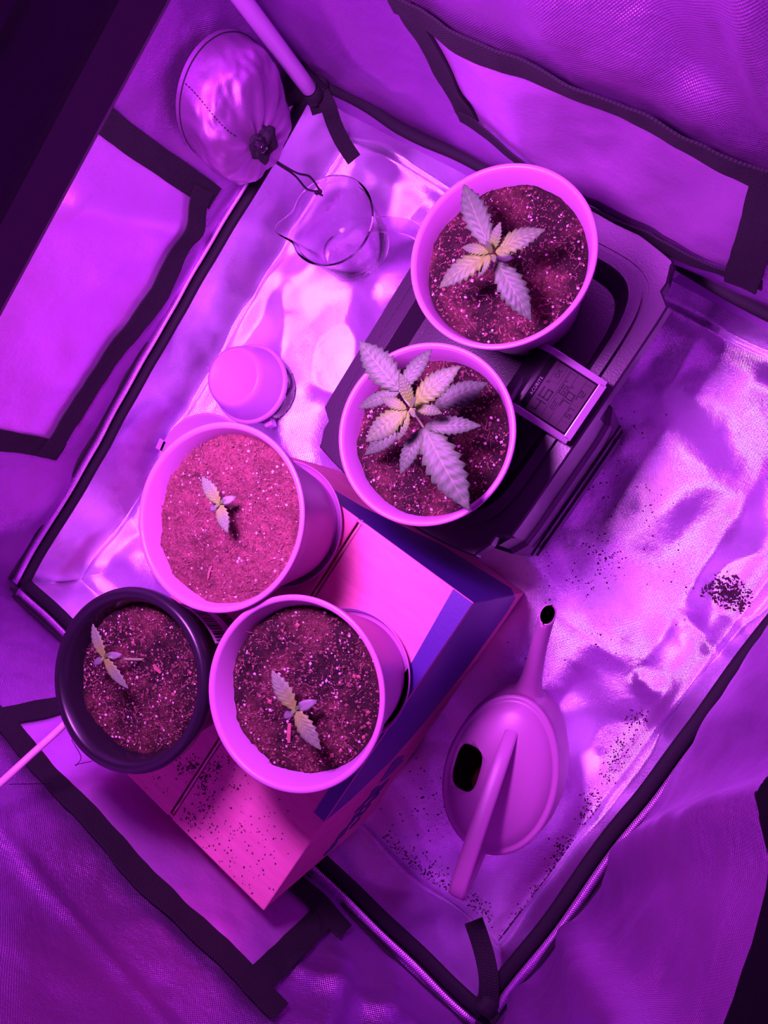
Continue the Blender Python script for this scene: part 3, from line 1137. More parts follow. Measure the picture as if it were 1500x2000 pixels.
sprout(pot3, sz3, (429, 984), 0.272 + POTH - 0.013 + 0.026, [((394, 931), 36), ((444, 1040), 34)], [((461, 970), 19), ((409, 997), 16)])
sprout(pot4, sz4, (204, 1284), 0.272 + 0.12 - 0.021 + 0.036, [((180, 1219), 31), ((249, 1345), 29)], [((238, 1278), 18), ((181, 1299), 15)], stem_px=(272, 1291))
sprout(pot5, sz5, (577, 1386), 0.272 + 0.12 - 0.021 + 0.028, [((530, 1310), 44), ((626, 1465), 42)], [((619, 1368), 22), ((553, 1403), 17)])
# bark slivers lying on the soil
for pot, sz, a, b, w in ((pot5, sz5, (568, 1412), (566, 1450), 0.0036), (pot4, sz4, (302, 1298), (316, 1314), 0.003), (pot3, sz3, (408, 1130), (415, 1105), 0.002)):
    p, q = soil_pt(pot, sz, *a) + Vector((0, 0, 0.0012)), soil_pt(pot, sz, *b) + Vector((0, 0, 0.0012))
    vv, ff = sweep([p, (p + q) / 2 + Vector((0, 0, 0.001)), q], flat(w, w * 0.5), scale=lambda t: 1 - 0.5 * abs(t - 0.4))
    reparent(mesh('bark_sliver', vv, ff, M['bark'], None, smooth=False), pot)

# barcode sticker on the black pot
ang0 = math.radians(79)
sv, sf = [], []
for j in range(2):
    for i in range(13):
        a = ang0 + math.radians(-18 + 3.4 * i)
        zz = 0.030 + 0.044 * j
        rr = 0.058 + (0.0812 - 0.012 - 0.058) * (zz - 0.003) / (0.092 - 0.003) + 0.0006
        sv.append((rr * math.cos(a), rr * math.sin(a), zz))
st = mesh('barcode_sticker', sv, grid_faces(13, 2), M['label_paper'], pot4, smooth=True)
for k, (i0, z0, z1, wd) in enumerate([(0.6 + 0.75 * q, 0.046, 0.070, 0.25 + 0.28 * ((q * 7) % 3) / 2) for q in range(14)]):
    bv = []
    for zz in (z0, z1):
        for ii in (i0, i0 + wd):
            a = ang0 + math.radians(-18 + 3.4 * ii)
            rr = 0.058 + 0.0112 * (zz - 0.003) / 0.089 + 0.0012
            bv.append((rr * math.cos(a), rr * math.sin(a), zz))
    mesh('barcode_bar', bv, [(0, 1, 3, 2)], M['ink'], st, smooth=False)


# ------------------------------------------------------------------ tray (upturned bin lid) and the bin below it
TZ = RIM_A - POTH            # tray floor, 0.189
TRX, TRY = -0.252, 0.070
tray = empty('plastic_tray', (TRX, TRY, TZ - 0.004))
tag(tray, 'black moulded plastic tray with notched corners holding two pots', 'tray')
RIMZ = 0.028                 # rim above the underside


def tray_ring(k):
    """outline rings, all with the same count; k names the ring"""
    n = 160
    out = []
    for i in range(n):
        a = 2 * PI * i / n
        ca, sa = math.cos(a), math.sin(a)
        if k == 'outer':
            hx, hy, e = 0.124, 0.178, 8.0
        elif k == 'groove':
            hx, hy, e = 0.111, 0.150, 6.0
        elif k == 'lip':
            hx, hy, e = 0.106, 0.145, 6.0
        elif k == 'inner':
            hx, hy, e = 0.096, 0.136, 6.0
        else:
            hx, hy, e = 0.086, 0.124, 6.0
        rr = 1.0 / ((abs(ca) ** e + abs(sa) ** e) ** (1 / e))
        x, y = hx * ca * rr, hy * sa * rr
        if k == 'outer':
            # end ledges bow outwards, corners are notched
            if abs(y) > 0.150:
                y = math.copysign(0.166 + 0.013 * (1 - (x / 0.105) ** 2), y)
                x = max(-0.104, min(0.104, x))
            elif abs(y) > 0.136:
                x = math.copysign(0.110, x)
        out.append((x, y))
    return out


rings = [('outer', 0.002), ('outer', 0.020), ('outer', 0.0225), ('groove', 0.0225), ('groove', 0.0215), ('lip', 0.0215), ('lip', 0.0275), ('inner', 0.0275), ('floor', 0.006), ('floor', 0.004)]
tv = []
for i, (k, z) in enumerate(rings):
    for (x, y) in tray_ring(k):
        if i == 0:
            x, y = x * 1.012, y * 1.008
        if i == 2:
            x, y = x * 0.985, y * 0.99
        tv.append((x, y, z))
nf = len(tv)
tf = grid_faces(160, len(rings), True)
tf.append(tuple(range(nf - 160, nf)))
o = mesh('tray_shell', tv, tf, M['black_plastic'], tray, smooth=False)
md = o.modifiers.new('thickness', 'SOLIDIFY')
md.thickness = 0.002
md.offset = -1
bevel(o, 0.0012, 2)
# dirt specks and a little damp soil inside the tray
cs = []
for _ in range(120):
    x, y = random.uniform(-0.08, 0.082), random.uniform(-0.115, 0.118)
    cs.append((x, y, 0.0048, random.uniform(0.0004, 0.0013)))
tag(crumbs('soil_specks', cs, M['crumb'], tray, 0.4), kind='stuff')

bin_ = empty('storage_bin', (-0.248, 0.012, 0.006))
tag(bin_, 'black plastic storage bin underneath the moulded tray', 'bin')
bv = []
for (hx, hy, z) in ((0.127, 0.099, 0.0), (0.1285, 0.101, 0.004), (0.1265, 0.099, 0.125), (0.122, 0.096, 0.128), (0.118, 0.094, TZ - 0.0105), (0.108, 0.084, TZ - 0.0105)):
    for i in range(48):
        a = 2 * PI * i / 48
        e = 9
        rr = 1.0 / ((abs(math.cos(a)) ** e + abs(math.sin(a)) ** e) ** (1 / e))
        bv.append((hx * rr * math.cos(a), hy * rr * math.sin(a), z))
fb = grid_faces(48, 6, True) + [tuple(reversed(range(48))), tuple(range(5 * 48, 6 * 48))]
mesh('bin_body', bv, fb, M['black_plastic'], bin_, smooth=False)
for z in (0.045, 0.085):
    vv, ff = sweep([(0.1285, -0.085, z), (0.1285, 0.085, z)], flat(0.003, 0.003))
    mesh('moulded_rib', vv, ff, M['black_plastic'], bin_, smooth=False)

# ------------------------------------------------------------------ hygrometer
HY0, HY1 = 0.042, 0.110
hyg = empty('hygrometer', (-0.17, (HY0 + HY1) / 2, TZ + 0.001))
tag(hyg, 'digital humidity monitor with silver bezel leaning on the tray edge', 'hygrometer')
A = Vector((-0.1335, 0, 0.2225))      # bottom edge of the face
B = Vector((-0.186, 0, 0.2385))       # where the face bends back
face_u = (B - A).normalized()
face_n = Vector((-face_u.z, 0, face_u.x))
if face_n.z < 0:
    face_n = -face_n
prof = [A + (B - A) * (i / 6) for i in range(7)]
for i in range(1, 9):                 # bend
    t = i / 8
    ang = t * math.radians(62)
    R_ = 0.016
    prof.append(B + face_u * (R_ * math.sin(ang)) - face_n * (R_ * (1 - math.cos(ang))))
d_end = (prof[-1] - prof[-2]).normalized()
prof.append(prof[-1] + d_end * 0.012)


def hyg_strip(name, y0, y1, prof_, out, depth, mat, bev=0.0):
    """an extrusion along Y of a band following the profile"""
    v = []
    for i, p in enumerate(prof_):
        t = (prof_[min(i + 1, len(prof_) - 1)] - prof_[max(i - 1, 0)]).normalized()
        n = Vector((-t.z, 0, t.x))
        if n.z < 0 and i < len(prof_) - 3:
            n = -n
        if n.dot(face_n) < -0.2:
            n = -n
        for y in (y0, y1):
            q = p + n * out
            v.append(Vector((q.x, y, q.z)))
        for y in (y1, y0):
            q = p - n * depth
            v.append(Vector((q.x, y, q.z)))
    f = grid_faces(4, len(prof_), True)
    f.append((3, 2, 1, 0))
    k = (len(prof_) - 1) * 4
    f.append((k, k + 1, k + 2, k + 3))
    o = mesh(name, v, f, mat, None, smooth=False)
    if bev:
        bevel(o, bev)
    return reparent(o, hyg)


hyg_strip('case', HY0 + 0.004, HY1 - 0.004, prof, 0.0, 0.008, M['black_gloss'])
hyg_strip('bezel', HY0, HY0 + 0.0065, prof, 0.0012, 0.0092, M['silver_paint'], 0.0008)
hyg_strip('bezel', HY1 - 0.0065, HY1, prof, 0.0012, 0.0092, M['silver_paint'], 0.0008)
hyg_strip('bezel', HY0 + 0.004, HY1 - 0.004, [A + (B - A) * t for t in (-0.03, 0.05, 0.105)], 0.0012, 0.0092, M['silver_paint'], 0.0008)
foot_v, foot_f = box_data(-0.200, -0.170, 0.055, 0.097, TZ + 0.0005, 0.226)
reparent(mesh('stand', foot_v, foot_f, M['black_gloss'], None, smooth=False), hyg)

LW, LH = 0.0515, 0.043                # screen
lcd_o = B + (A - B) * 0.085 + face_n * 0.0004     # top-left reference, at Y = lcd_y0
lcd_y0 = (HY0 + HY1) / 2 - LW / 2
lcd_d = (A - B).normalized()


def lcd_pt(r, d, lift=0.0):
    p = lcd_o + lcd_d * (d * LH) + face_n * lift
    return Vector((p.x, lcd_y0 + r * LW, p.z))


def lcd_poly(name, pts, lift, mat, parent):
    vv = [lcd_pt(r, d, lift) for r, d in pts] + [lcd_pt(r, d, lift - 0.0004) for r, d in pts]
    k = len(pts)
    o = mesh(name, vv, [tuple(range(k)), tuple(reversed(range(k, 2 * k)))] + [(i, k + i, k + (i + 1) % k, (i + 1) % k) for i in range(k)], mat, None, smooth=False)
    return reparent(o, parent)


screen = lcd_poly('screen', [(0, 1), (1, 1), (1, 0), (0, 0)], 0.0003, M['lcd'], hyg)
SEGS = {'0': 'abcdef', '1': 'bc', '2': 'abged', '4': 'fgbc', '5': 'afgcd', '6': 'afgedc', '7': 'abc', '9': 'abcdfg'}


def join_polys(name, polys, lift, mat):
    v, f = [], []
    for pts in polys:
        k = len(v)
        v += [lcd_pt(r, d, lift) for r, d in pts]
        f.append(tuple(range(k, k + len(pts))))
    o = mesh(name, v, f, mat, None, smooth=False)
    return reparent_sub(o, screen)


def reparent_sub(o, par):
    # par itself sits under an Empty that only translates
    m = Matrix.Translation(hyg.location)
    o.parent = par
    o.matrix_parent_inverse = (m @ par.matrix_parent_inverse).inverted()
    return o


def digit(ch, r, d, w, h):
    t = h * 0.13
    tw = t * LH / LW
    sg = {'a': (0, 0, w, t), 'g': (0, (h - t) / 2, w, t), 'd': (0, h - t, w, t), 'f': (0, 0, tw, h / 2), 'e': (0, h / 2, tw, h / 2),
          'b': (w - tw, 0, tw, h / 2), 'c': (w - tw, h / 2, tw, h / 2)}
    polys = []
    for s in SEGS[ch]:
        x, y, a, b = sg[s]
        sl = 0.0
        polys.append([(r + x, d + y + b), (r + x + a, d + y + b), (r + x + a, d + y), (r + x, d + y)])
    return polys


def number(txt, r, d, w, h):
    polys = []
    for i, ch in enumerate(txt):
        polys += digit(ch, r + i * w * 1.22, d, w, h)
    join_polys('screen_digits', polys, 0.0006, M['lcd_ink'])


def rect(r0, d0, r1, d1):
    return [(r0, d1), (r1, d1), (r1, d0), (r0, d0)]


number('46', 0.06, 0.075, 0.20, 0.245)
number('22', 0.22, 0.42, 0.075, 0.10)
number('65', 0.53, 0.41, 0.085, 0.125)
number('70', 0.35, 0.575, 0.14, 0.175)
number('57', 0.24, 0.80, 0.085, 0.12)
number('72', 0.60, 0.80, 0.085, 0.12)
frame_lines = [rect(0.02, 0.365, 0.98, 0.372), rect(0.02, 0.555, 0.98, 0.561), rect(0.02, 0.775, 0.98, 0.781), rect(0.645, 0.09, 0.65, 0.30), rect(0.645, 0.295, 0.97, 0.30),
               rect(0.965, 0.09, 0.97, 0.30), rect(0.645, 0.09, 0.97, 0.095), rect(0.47, 0.40, 0.475, 0.54), rect(0.95, 0.40, 0.955, 0.54), rect(0.47, 0.395, 0.955, 0.40),
               rect(0.5, 0.80, 0.505, 0.94), rect(0.16, 0.795, 0.165, 0.95), rect(0.92, 0.795, 0.925, 0.95)]
join_polys('screen_lines', frame_lines, 0.0006, M['lcd_ink'])


def letters(name, txt, r, d, h, mat, parent, lift, spacing=1.0):
    """flat text laid on the face, reading towards +Y"""
    cu = bpy.data.curves.new(name, 'FONT')
    cu.body = txt
    cu.size = h
    cu.space_character = spacing
    ob = bpy.data.objects.new(name, cu)
    COL.objects.link(ob)
    bpy.context.view_layer.update()
    me = bpy.data.meshes.new_from_object(ob.evaluated_get(bpy.context.evaluated_depsgraph_get()))
    bpy.data.objects.remove(ob)
    p0 = lcd_pt(r, d, lift)
    for q in me.vertices:
        q.co = p0 + Vector((0, q.co.x, 0)) - lcd_d * q.co.y
    me.materials.clear()
    me.materials.append(mat)
    me.name = name
    o = link(bpy.data.objects.new(name, me))
    return reparent(o, parent) if parent is hyg else reparent_sub(o, parent)


letters('screen_text', 'OK', 0.73, 0.235, 0.0062, M['lcd_ink'], screen, 0.0007)
letters('screen_text', '%', 0.575, 0.13, 0.0045, M['lcd_ink'], screen, 0.0007)
letters('screen_text', '%', 0.76, 0.45, 0.003, M['lcd_ink'], screen, 0.0007)
letters('screen_text', '%', 0.40, 0.45, 0.003, M['lcd_ink'], screen, 0.0007)
letters('screen_text', '\u00b0F', 0.70, 0.64, 0.0042, M['lcd_ink'], screen, 0.0007)
letters('lettering', 'ACURITE', 0.25, -0.035, 0.0042, M['brand'], hyg, 0.0003, 1.15)

# ------------------------------------------------------------------ watering can
CANC = Vector((-0.009, -0.2915))
CDIR = Vector((0.31, -0.951)).normalized()     # towards the handle
CANC = CANC - CDIR * 0.006
can = empty('watering_can', (CANC.x, CANC.y, 0.006), math.atan2(-CDIR.y, -CDIR.x))
tag(can, 'pale plastic watering can with long spout and arched handle', 'watering can')
# local frame: +x towards the spout


def oval(hx, hy, z, n=72, x0=0.0, egg=0.0):
    out = []
    for i in range(n):
        a = 2 * PI * i / n
        x = hx * math.cos(a)
        y = hy * math.sin(a) * (1 - egg * math.cos(a))
        out.append((x0 + x, y, z))
    return out


secs = [(0.066, 0.042, 0.0), (0.071, 0.047, 0.003), (0.078, 0.052, 0.02), (0.082, 0.0555, 0.045), (0.082, 0.0555, 0.065), (0.080, 0.0535, 0.085), (0.078, 0.052, 0.094),
        (0.0785, 0.0525, 0.0955), (0.0785, 0.0525, 0.099), (0.075, 0.049, 0.1), (0.073, 0.0475, 0.0985), (0.071, 0.046, 0.1015), (0.060, 0.037, 0.1075), (0.042, 0.026, 0.111), (0.020, 0.012, 0.1125)]
cv_ = []
for hx, hy, z in secs:
    cv_ += oval(hx * 1.12, hy * 1.17, z * 1.06, egg=0.06)
cf = grid_faces(72, len(secs), True) + [tuple(reversed(range(72))), tuple(range((len(secs) - 1) * 72, len(secs) * 72))]
body = mesh('body', cv_, cf, M['can'], can)
md = body.modifiers.new('wall', 'SOLIDIFY')
md.thickness = 0.0022
md.offset = -1
cut_v, cut_f = [], []
for z in (0.080, 0.14):
    for i in range(28):
        a = 2 * PI * i / 28
        e = 3.2
        rr = 1 / ((abs(math.cos(a)) ** e + abs(math.sin(a)) ** e) ** (1 / e))
        cut_v.append((-0.004 + 0.025 * rr * math.cos(a), 0.035 + 0.0150 * rr * math.sin(a), z))
cut_f = grid_faces(28, 2, True) + [tuple(reversed(range(28))), tuple(range(28, 56))]
cutter = mesh('cutter', cut_v, cut_f, M['can'], can, smooth=False)
md = body.modifiers.new('fill_hole', 'BOOLEAN')
md.operation = 'DIFFERENCE'
md.object = cutter
md.solver = 'EXACT'
bpy.context.view_layer.update()
me = bpy.data.meshes.new_from_object(body.evaluated_get(bpy.context.evaluated_depsgraph_get()))
body.modifiers.clear()
body.data = me
bpy.data.objects.remove(cutter)
wv, wf = [], []
wv = oval(0.075, 0.049, 0.030)
mesh('water', wv, [tuple(range(72))], plain('dim_water', (0.16, 0.05, 0.05), 0.1), can, smooth=False)
# spout: hollow tapering tube
sp_path = catmull([(0.058, 0.0, 0.060), (0.085, 0.0, 0.072), (0.108, -0.001, 0.090), (0.148, -0.003, 0.126), (0.187, -0.007, 0.165)], 8)


def spout_r(t):
    return 0.0082 + 0.020 * (1 - t) ** 2.6


sv, sf = sweep(sp_path, circle(1.0, 28), scale=spout_r, caps=False)
k0 = len(sv)
tipp = sp_path[-1]
td = (sp_path[-1] - sp_path[-2]).normalized()
inner = [tipp, tipp - td * 0.004, tipp - td * 0.03]
iv, _ = sweep(inner, circle(0.0068, 28), caps=False)
# the mouth is cut level, so its opening looks up
for i in range(28):
    k = (len(sp_path) - 1) * 28 + i
    sv[k] = sv[k] + td * ((tipp.z - sv[k].z) / td.z)
for i in range(28):
    iv[i] = iv[i] + td * ((tipp.z - iv[i].z) / td.z)
    iv[28 + i] = iv[28 + i] + td * ((tipp.z - 0.006 - iv[28 + i].z) / td.z)
    iv[56 + i] = iv[56 + i] + td * ((tipp.z - 0.02 - iv[56 + i].z) / td.z)
sv += iv
nrow = len(sp_path)
for i in range(28):
    a, b = (nrow - 1) * 28 + i, (nrow - 1) * 28 + (i + 1) % 28
    sf.append((a, b, k0 + (i + 1) % 28, k0 + i))
for j in range(2):
    for i in range(28):
        sf.append((k0 + j * 28 + i, k0 + j * 28 + (i + 1) % 28, k0 + (j + 1) * 28 + (i + 1) % 28, k0 + (j + 1) * 28 + i))
sf.append(tuple(range(k0 + 56, k0 + 84)))
mesh('spout', sv, sf, M['can'], can)
vv, ff = sweep([p + Vector((0, 0, spout_r(i / (len(sp_path) - 1)) * 0.99 + 0.0003)) for i, p in enumerate(sp_path)][6:-5], circle(0.0006, 6))
mesh('mould_seam', vv, ff, M['can'], can)
hp = catmull([(0.066, 0.0, 0.098), (0.050, 0.0, 0.113), (0.020, 0.0, 0.133), (-0.025, 0.0, 0.152), (-0.070, 0.0, 0.167), (-0.098, 0.0, 0.173), (-0.110, 0.0, 0.164), (-0.107, 0.0, 0.142),
              (-0.092, 0.0, 0.112), (-0.074, 0.0, 0.080)], 8)
hprof = [(-0.0085, -0.004), (-0.0085, 0.002), (-0.006, 0.0052), (0, 0.0062), (0.006, 0.0052), (0.0085, 0.002), (0.0085, -0.004), (0.005, -0.0055), (-0.005, -0.0055)]
hv, hf = [], []
up_l = []
n = len(hp)
for i, p in enumerate(hp):
    t = (hp[min(i + 1, n - 1)] - hp[max(i - 1, 0)]).normalized()
    s = Vector((0, 1, 0))
    w = t.cross(s).normalized()
    k = 0.75 + 0.25 * sm(0, 0.3, i / n) if i < n * 0.5 else 1.0
    for a, b in hprof:
        hv.append(p + s * a * k + w * b * k * (1 if True else 1))
hf = grid_faces(len(hprof), n, True) + [tuple(reversed(range(len(hprof)))), tuple(range((n - 1) * len(hprof), n * len(hprof)))]
mesh('handle', hv, hf, M['can'], can)

# ------------------------------------------------------------------ measuring jug
JC = Vector((-0.560, 0.130))
jug = empty('measuring_jug', (JC.x, JC.y, 0.006))
tag(jug, 'clear plastic measuring jug with spout and handle on the floor', 'jug')
spout_a = math.atan2(0.094 - 0.137, -0.626 + 0.565)
handle_a = math.atan2(0.184 - 0.137, -0.457 + 0.565)
jp = [(0.0, 0.0), (0.044, 0.0), (0.0475, 0.003), (0.049, 0.010), (0.0555, 0.080), (0.0575, 0.0895), (0.0582, 0.090), (0.0575, 0.0905), (0.0555, 0.0895), (0.0535, 0.080), (0.0472, 0.011), (0.044, 0.0045), (0.0, 0.003)]
jv, jf = [], []
seg = 96
for r, z in jp:
    for i in range(seg):
        a = 2 * PI * i / seg
        da = (a - spout_a + PI) % (2 * PI) - PI
        bump_ = math.exp(-(da / 0.22) ** 2) * sm(0.045, 0.09, z) * 0.018
        pinch = -math.exp(-((abs(da) - 0.42) / 0.15) ** 2) * sm(0.06, 0.09, z) * 0.002
        q = r + (bump_ + pinch) * (1 if r > 0.01 else 0)
        jv.append((q * math.cos(a), q * math.sin(a), z + math.exp(-(da / 0.2) ** 2) * sm(0.075, 0.09, z) * 0.003))
jf = grid_faces(seg, len(jp), True)
mesh('jug_body', jv, jf, M['clear'], jug)
hd = Vector((math.cos(handle_a), math.sin(handle_a), 0))
hpth = catmull([hd * 0.054 + Vector((0, 0, 0.083)), hd * 0.075 + Vector((0, 0, 0.086)), hd * 0.098 + Vector((0, 0, 0.083)), hd * 0.108 + Vector((0, 0, 0.068)), hd * 0.110 + Vector((0, 0, 0.040)), hd * 0.106 + Vector((0, 0, 0.018))], 6)
vv, ff = sweep(hpth, flat(0.017, 0.003), hd)
side = Vector((-hd.y, hd.x, 0))
vv, ff = [], []
for i, p in enumerate(hpth):
    t = (hpth[min(i + 1, len(hpth) - 1)] - hpth[max(i - 1, 0)]).normalized()
    w = t.cross(side).normalized()
    for a, b in flat(0.019, 0.003):
        vv.append(p + side * a + w * b)
ff = grid_faces(4, len(hpth), True) + [(3, 2, 1, 0), tuple(range(len(vv) - 4, len(vv)))]
mesh('jug_handle', vv, ff, M['clear'], jug, smooth=False)

# ------------------------------------------------------------------ frosted canister
cst = empty('canister', (-0.566, -0.101, 0.006))
tag(cst, 'frosted white domed canister with black base on the floor', 'canister')
vv, ff = lathe([(0.040, 0.0), (0.0465, 0.002), (0.048, 0.010), (0.048, 0.038), (0.046, 0.0405), (0.0, 0.0405)], 72, close_bottom=True)
base_ = mesh('base', vv, ff, M['black_gloss'], cst)
vv, ff = lathe([(0.050, 0.038), (0.0535, 0.0385), (0.0545, 0.041), (0.0545, 0.0445), (0.053, 0.046), (0.0495, 0.0462)], 72)
mesh('collar', vv, ff, M['frost'], cst)
vv, ff = lathe([(0.0505, 0.042), (0.0495, 0.050), (0.0465, 0.066), (0.042, 0.080), (0.0395, 0.0855), (0.036, 0.0885), (0.034, 0.0885), (0.033, 0.0875), (0.0, 0.0870)], 72)
mesh('dome', vv, ff, M['frost'], cst)
for aa, zz in ((12, 0.030), (40, 0.030)):
    a = math.radians(aa)
    bm = bmesh.new()
    bmesh.ops.create_uvsphere(bm, u_segments=14, v_segments=8, radius=1.0)
    for q in bm.verts:
        q.co = Vector((q.co.x * 0.0016, q.co.y * 0.0034, q.co.z * 0.0030))
    me = bpy.data.meshes.new('button')
    bm.to_mesh(me)
    bm.free()
    me.materials.append(M['frost'])
    ob = link(bpy.data.objects.new('button', me), cst)
    ob.location = (0.0482 * math.cos(a), 0.0482 * math.sin(a), zz)
    ob.rotation_euler = (0, 0, a)
a = math.radians(-38)
o = mesh('plug_tab', *box_data(0.044, 0.058, -0.006, 0.006, 0.008, 0.024), M['frost'], cst, smooth=False)
o.rotation_euler = (0, 0, a)
bevel(o, 0.002)

# ------------------------------------------------------------------ saucer lying behind the box
sau = empty('plant_saucer', (-0.572, -0.238, 0.006))
tag(sau, 'round white plastic plant saucer on the floor half hidden by a pot', 'saucer')
vv, ff = lathe([(0.0, 0.0), (0.060, 0.0), (0.066, 0.004), (0.074, 0.026), (0.0775, 0.0275), (0.0775, 0.0285), (0.0735, 0.0285), (0.064, 0.006), (0.058, 0.0035), (0.0, 0.0035)], 72)
mesh('dish', vv, ff, M['frost'], sau)
o = mesh('grip_tab', *box_data(0.072, 0.086, -0.008, 0.008, 0.0255, 0.0285), M['frost'], sau, smooth=False)
o.rotation_euler = (0, 0, math.radians(188))
bevel(o, 0.001)

# ------------------------------------------------------------------ drawstring sleeve on the left wall
SLC = Vector((-0.676, 0.168, 0.232))
slv = empty('drawstring_sleeve', SLC)
tag(slv, 'silver fabric duct sleeve cinched shut with black drawstring', 'duct sleeve')
cin = at_x(506, 284, -0.612)
nt, nph = 44, 120
verts, uvs = [], []
for j in range(nt + 1):
    t = j / nt
    # centre line from the wall to the cinched mouth
    c = SLC.lerp(cin, sm(0, 1, t) * 0.55 + t * 0.45)
    c.x = SLC.x + (cin.x - SLC.x) * min(1.0, 1.55 * t ** 0.9 - 0.55 * t * t)
    rr = 0.067 * math.sqrt(max(0.0, 1 - t ** 2.6)) * (1 - 0.12 * t) + 0.012 * t
    for i in range(nph):
        a = 2 * PI * i / nph
        pl = 0.006 * t ** 6 * (1 - 0.35 * t) * math.sin(9 * a + 3 * math.sin(a)) * (rr / 0.05) ** 0.5
        wr = 0.0055 * fbm(math.cos(a) * 1.7, math.sin(a) * 1.7, t * 1.8, 3) * math.sin(PI * t)
        r2 = rr + pl + wr
        verts.append(c + Vector((0.5 * pl + wr, r2 * math.cos(a), r2 * 0.98 * math.sin(a))))
        uvs.append((a * 0.08, t * 0.12))
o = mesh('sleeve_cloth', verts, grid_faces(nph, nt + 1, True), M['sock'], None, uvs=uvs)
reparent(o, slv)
sleeve_v = [v.co.copy() for v in o.data.vertices]
# seam ring at the wall and a stitched seam running down the cloth
ring = [sleeve_v[2 * nph + i % nph] + Vector((0.0005, 0, 0)) for i in range(nph + 1)]
vv, ff = sweep(ring, circle(0.0009, 6), (1, 0, 0))
reparent(mesh('seam_ring', vv, ff, M['black'], None), slv)
si = int(nph * 0.30)
for k in range(3, nt - 4, 2):
    p, q = sleeve_v[k * nph + si], sleeve_v[(k + 1) * nph + si]
    dirn = Vector((1, 0.2, 0.5)).normalized() * 0.0010
    vv, ff = sweep([p + dirn, q + dirn], circle(0.0006, 5))
    reparent(mesh('stitch', vv, ff, M['black'], None), slv)
# black gathered mouth, toggle and cord
bm = bmesh.new()
bmesh.ops.create_icosphere(bm, subdivisions=4, radius=0.0165)
for q in bm.verts:
    a = math.atan2(q.co.y, q.co.z)
    q.co *= 1 + 0.10 * math.sin(5 * a + 0.7) * (1 if q.co.x > -0.004 else 0.4) + 0.45 * fbm(q.co.x * 90, q.co.y * 90, q.co.z * 90, 2)
    q.co.x *= 0.6
    q.co += cin + Vector((0.004, 0.002, 0.0))
me = bpy.data.meshes.new('gathered_mouth')
bm.to_mesh(me)
bm.free()
me.shade_smooth()
me.materials.append(M['black'])
reparent(link(bpy.data.objects.new('gathered_mouth', me)), slv)
tg = at_x(508, 286, -0.598)
vv, ff = lathe([(0.0, -0.008), (0.0045, -0.0075), (0.0058, -0.005), (0.0058, 0.005), (0.0045, 0.0075), (0.0, 0.008)], 20)
o = mesh('cord_toggle', [Vector((q[2], q[1], q[0])) + tg for q in vv], ff, M['black_gloss'], None)
reparent(o, slv)
for pts in ([at(512, 292, 0.190), at(545, 318, 0.165), at(580, 338, 0.145), at(605, 345, 0.13), at(622, 368, 0.115), at(626, 378, 0.112)],
            [at(512, 294, 0.190), at(540, 318, 0.165), at(575, 342, 0.142), at(598, 368, 0.12), at(616, 374, 0.112), at(630, 382, 0.11)]):
    vv, ff = sweep(catmull(pts, 6), circle(0.0013, 8))
    reparent(mesh('drawstring', vv, ff, M['black'], None), slv)
for (px, py) in ((624, 374), (618, 376)):
    reparent(knot('drawstring_knot', at(px, py, 0.112), 0.0030, None), slv)

# ------------------------------------------------------------------ white power cord
cp = [at(-90, 1610, 0.47), at(0, 1530, 0.42), at(60, 1475, 0.395), at(115, 1425, 0.375), at(165, 1375, 0.33), at(150, 1380, 0.22)]
cp += [Vector((-0.415, -0.42, 0.10)), Vector((-0.43, -0.40, 0.012)), Vector((-0.45, -0.34, 0.012))]
vv, ff = sweep(catmull(cp, 8), circle(0.0034, 10))
tag(mesh('power_cord', vv, ff, M['cord_white'], None), 'white power cord running out past the black pot', 'cord')

# ------------------------------------------------------------------ spilled soil
def fz(x, y):
    edge = min(x - FX0, FX1 - x, y - FY0, FY1 - y)
    return max(floor_relief(x, y), -0.009) + 0.010 * (1 - sm(0, 0.035, edge)) ** 2 + 0.004


c0 = at(1425, 1160, 0.01)
pile = []
for _ in range(420):
    a, q = random.random() * 2 * PI, random.random() ** 0.8
    rr = 0.024 * q * (1 + 0.5 * fbm(math.cos(a) * 2, math.sin(a) * 2, 5, 2))
    x, y = c0.x + rr * math.cos(a) * 1.1, c0.y + rr * math.sin(a) * 0.8
    pile.append((x, y, fz(x, y) + 0.0008 + 0.003 * (1 - q) * random.random(), random.uniform(0.0006, 0.0019)))
tag(crumbs('spilled_soil', pile, M['crumb_dark']), 'small dark heap of spilled soil on the silver floor', 'soil', kind='stuff')
line = []
L0, L1 = at(995, 1850, 0.01), at(1262, 1400, 0.01)
for _ in range(900):
    t = random.random()
    x = L0.x + (L1.x - L0.x) * t + random.gauss(0, 0.006) - 0.004
    y = L0.y + (L1.y - L0.y) * t + random.gauss(0, 0.004)
    if fbm(t * 9, 0, 3, 2) < -0.12:
        continue
    x = min(x, FX1 - 0.002)
    line.append((x, y, fz(x, y) + 0.0006, random.uniform(0.0004, 0.0013)))
M0, M1 = at(760, 1640, 0.01), at(950, 1800, 0.01)
for _ in range(330):
    t = random.random()
    x = M0.x + (M1.x - M0.x) * t + random.gauss(0, 0.008)
    y = M0.y + (M1.y - M0.y) * t + abs(random.gauss(0, 0.010)) - 0.003
    if y < FY0 + 0.001 or x > FX1:
        continue
    line.append((x, y, fz(x, y) + 0.0006, random.uniform(0.0004, 0.0013)))
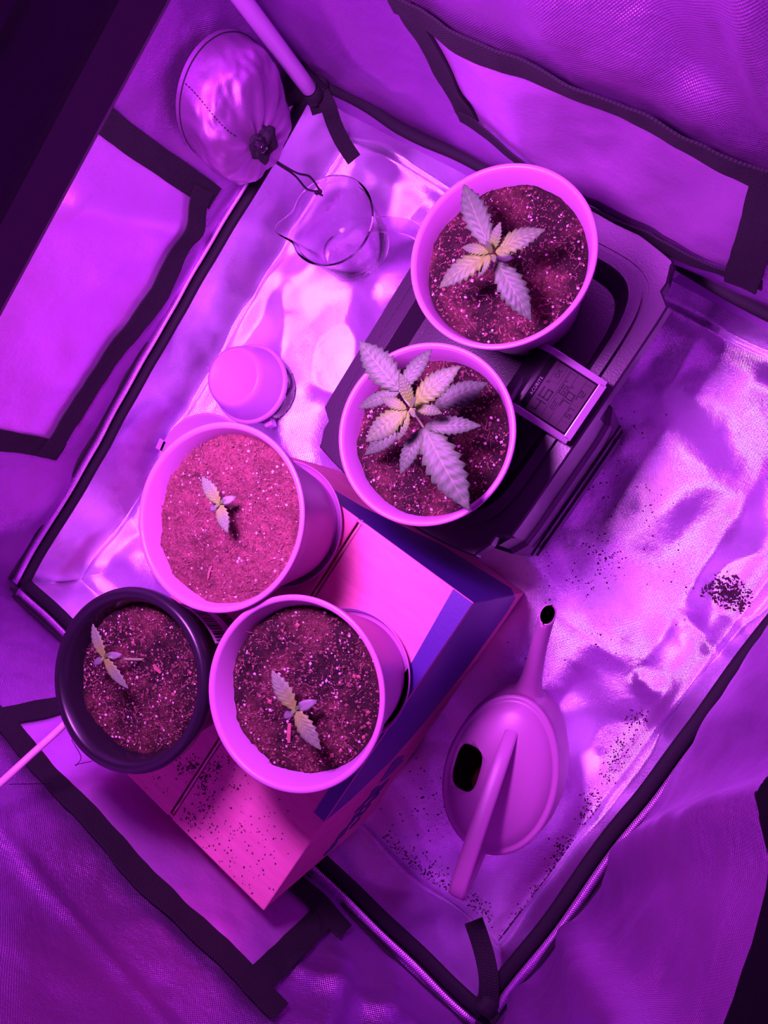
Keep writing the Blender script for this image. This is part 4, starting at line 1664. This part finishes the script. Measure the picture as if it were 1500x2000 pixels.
tag(crumbs('soil_crumbs', line, M['crumb_dark']), 'dark soil crumbs gathered along the floor fold beside the watering can', 'soil', kind='stuff')
loose = []
for (px, py, spread, n) in [(1170, 1060, 45, 40), (1260, 1000, 60, 40), (1190, 1100, 30, 40), (1140, 1150, 40, 30), (840, 1560, 60, 70), (1050, 1330, 60, 20), (1330, 1130, 70, 20),
                            (1200, 960, 50, 15), (1180, 1260, 50, 15), (1080, 1500, 40, 12), (1240, 830, 50, 15), (1060, 1120, 40, 20)]:
    for _ in range(n):
        p = at(px + random.gauss(0, spread * 0.6), py + random.gauss(0, spread * 0.6), 0.006)
        if not (FX0 < p.x < FX1 and FY0 < p.y < FY1):
            continue
        if BX0 < p.x < BX1 + 0.004 and p.y < BY1:
            continue
        if (p.xy - CANC).length < 0.10:
            continue
        loose.append((p.x, p.y, fz(p.x, p.y) + 0.0005, random.uniform(0.0004, 0.0014)))
tag(crumbs('soil_specks', loose, M['crumb_dark']), 'loose soil specks scattered over the silver floor by the tray', 'soil', kind='stuff')
onbox = []
for (px, py, sx, sy, n) in [(385, 1498, 16, 10, 90), (395, 1530, 10, 16, 110), (430, 1495, 14, 14, 60), (365, 1500, 14, 8, 60), (372, 1600, 10, 18, 40), (400, 1580, 12, 16, 40), (400, 1640, 30, 30, 40),
                            (450, 1610, 40, 40, 50), (500, 1650, 60, 50, 60), (300, 1530, 30, 20, 25), (430, 1690, 30, 30, 30), (560, 1120, 15, 15, 30), (460, 1530, 16, 10, 25), (470, 1730, 20, 20, 15)]:
    for _ in range(n):
        p = at(px + random.gauss(0, sx), py + random.gauss(0, sy), BZ)
        if BX0 + 0.004 < p.x < BX1 - 0.002 and BY0 + 0.002 < p.y < BY1 - 0.002 and abs(p.x - SEAM) > 0.004:
            onbox.append((p.x, p.y, BZ + 0.0004, random.uniform(0.0003, 0.0012)))
tag(crumbs('soil_crumbs', onbox, M['crumb_dark']), 'dark soil crumbs scattered over the cardboard box top', 'soil', kind='stuff')
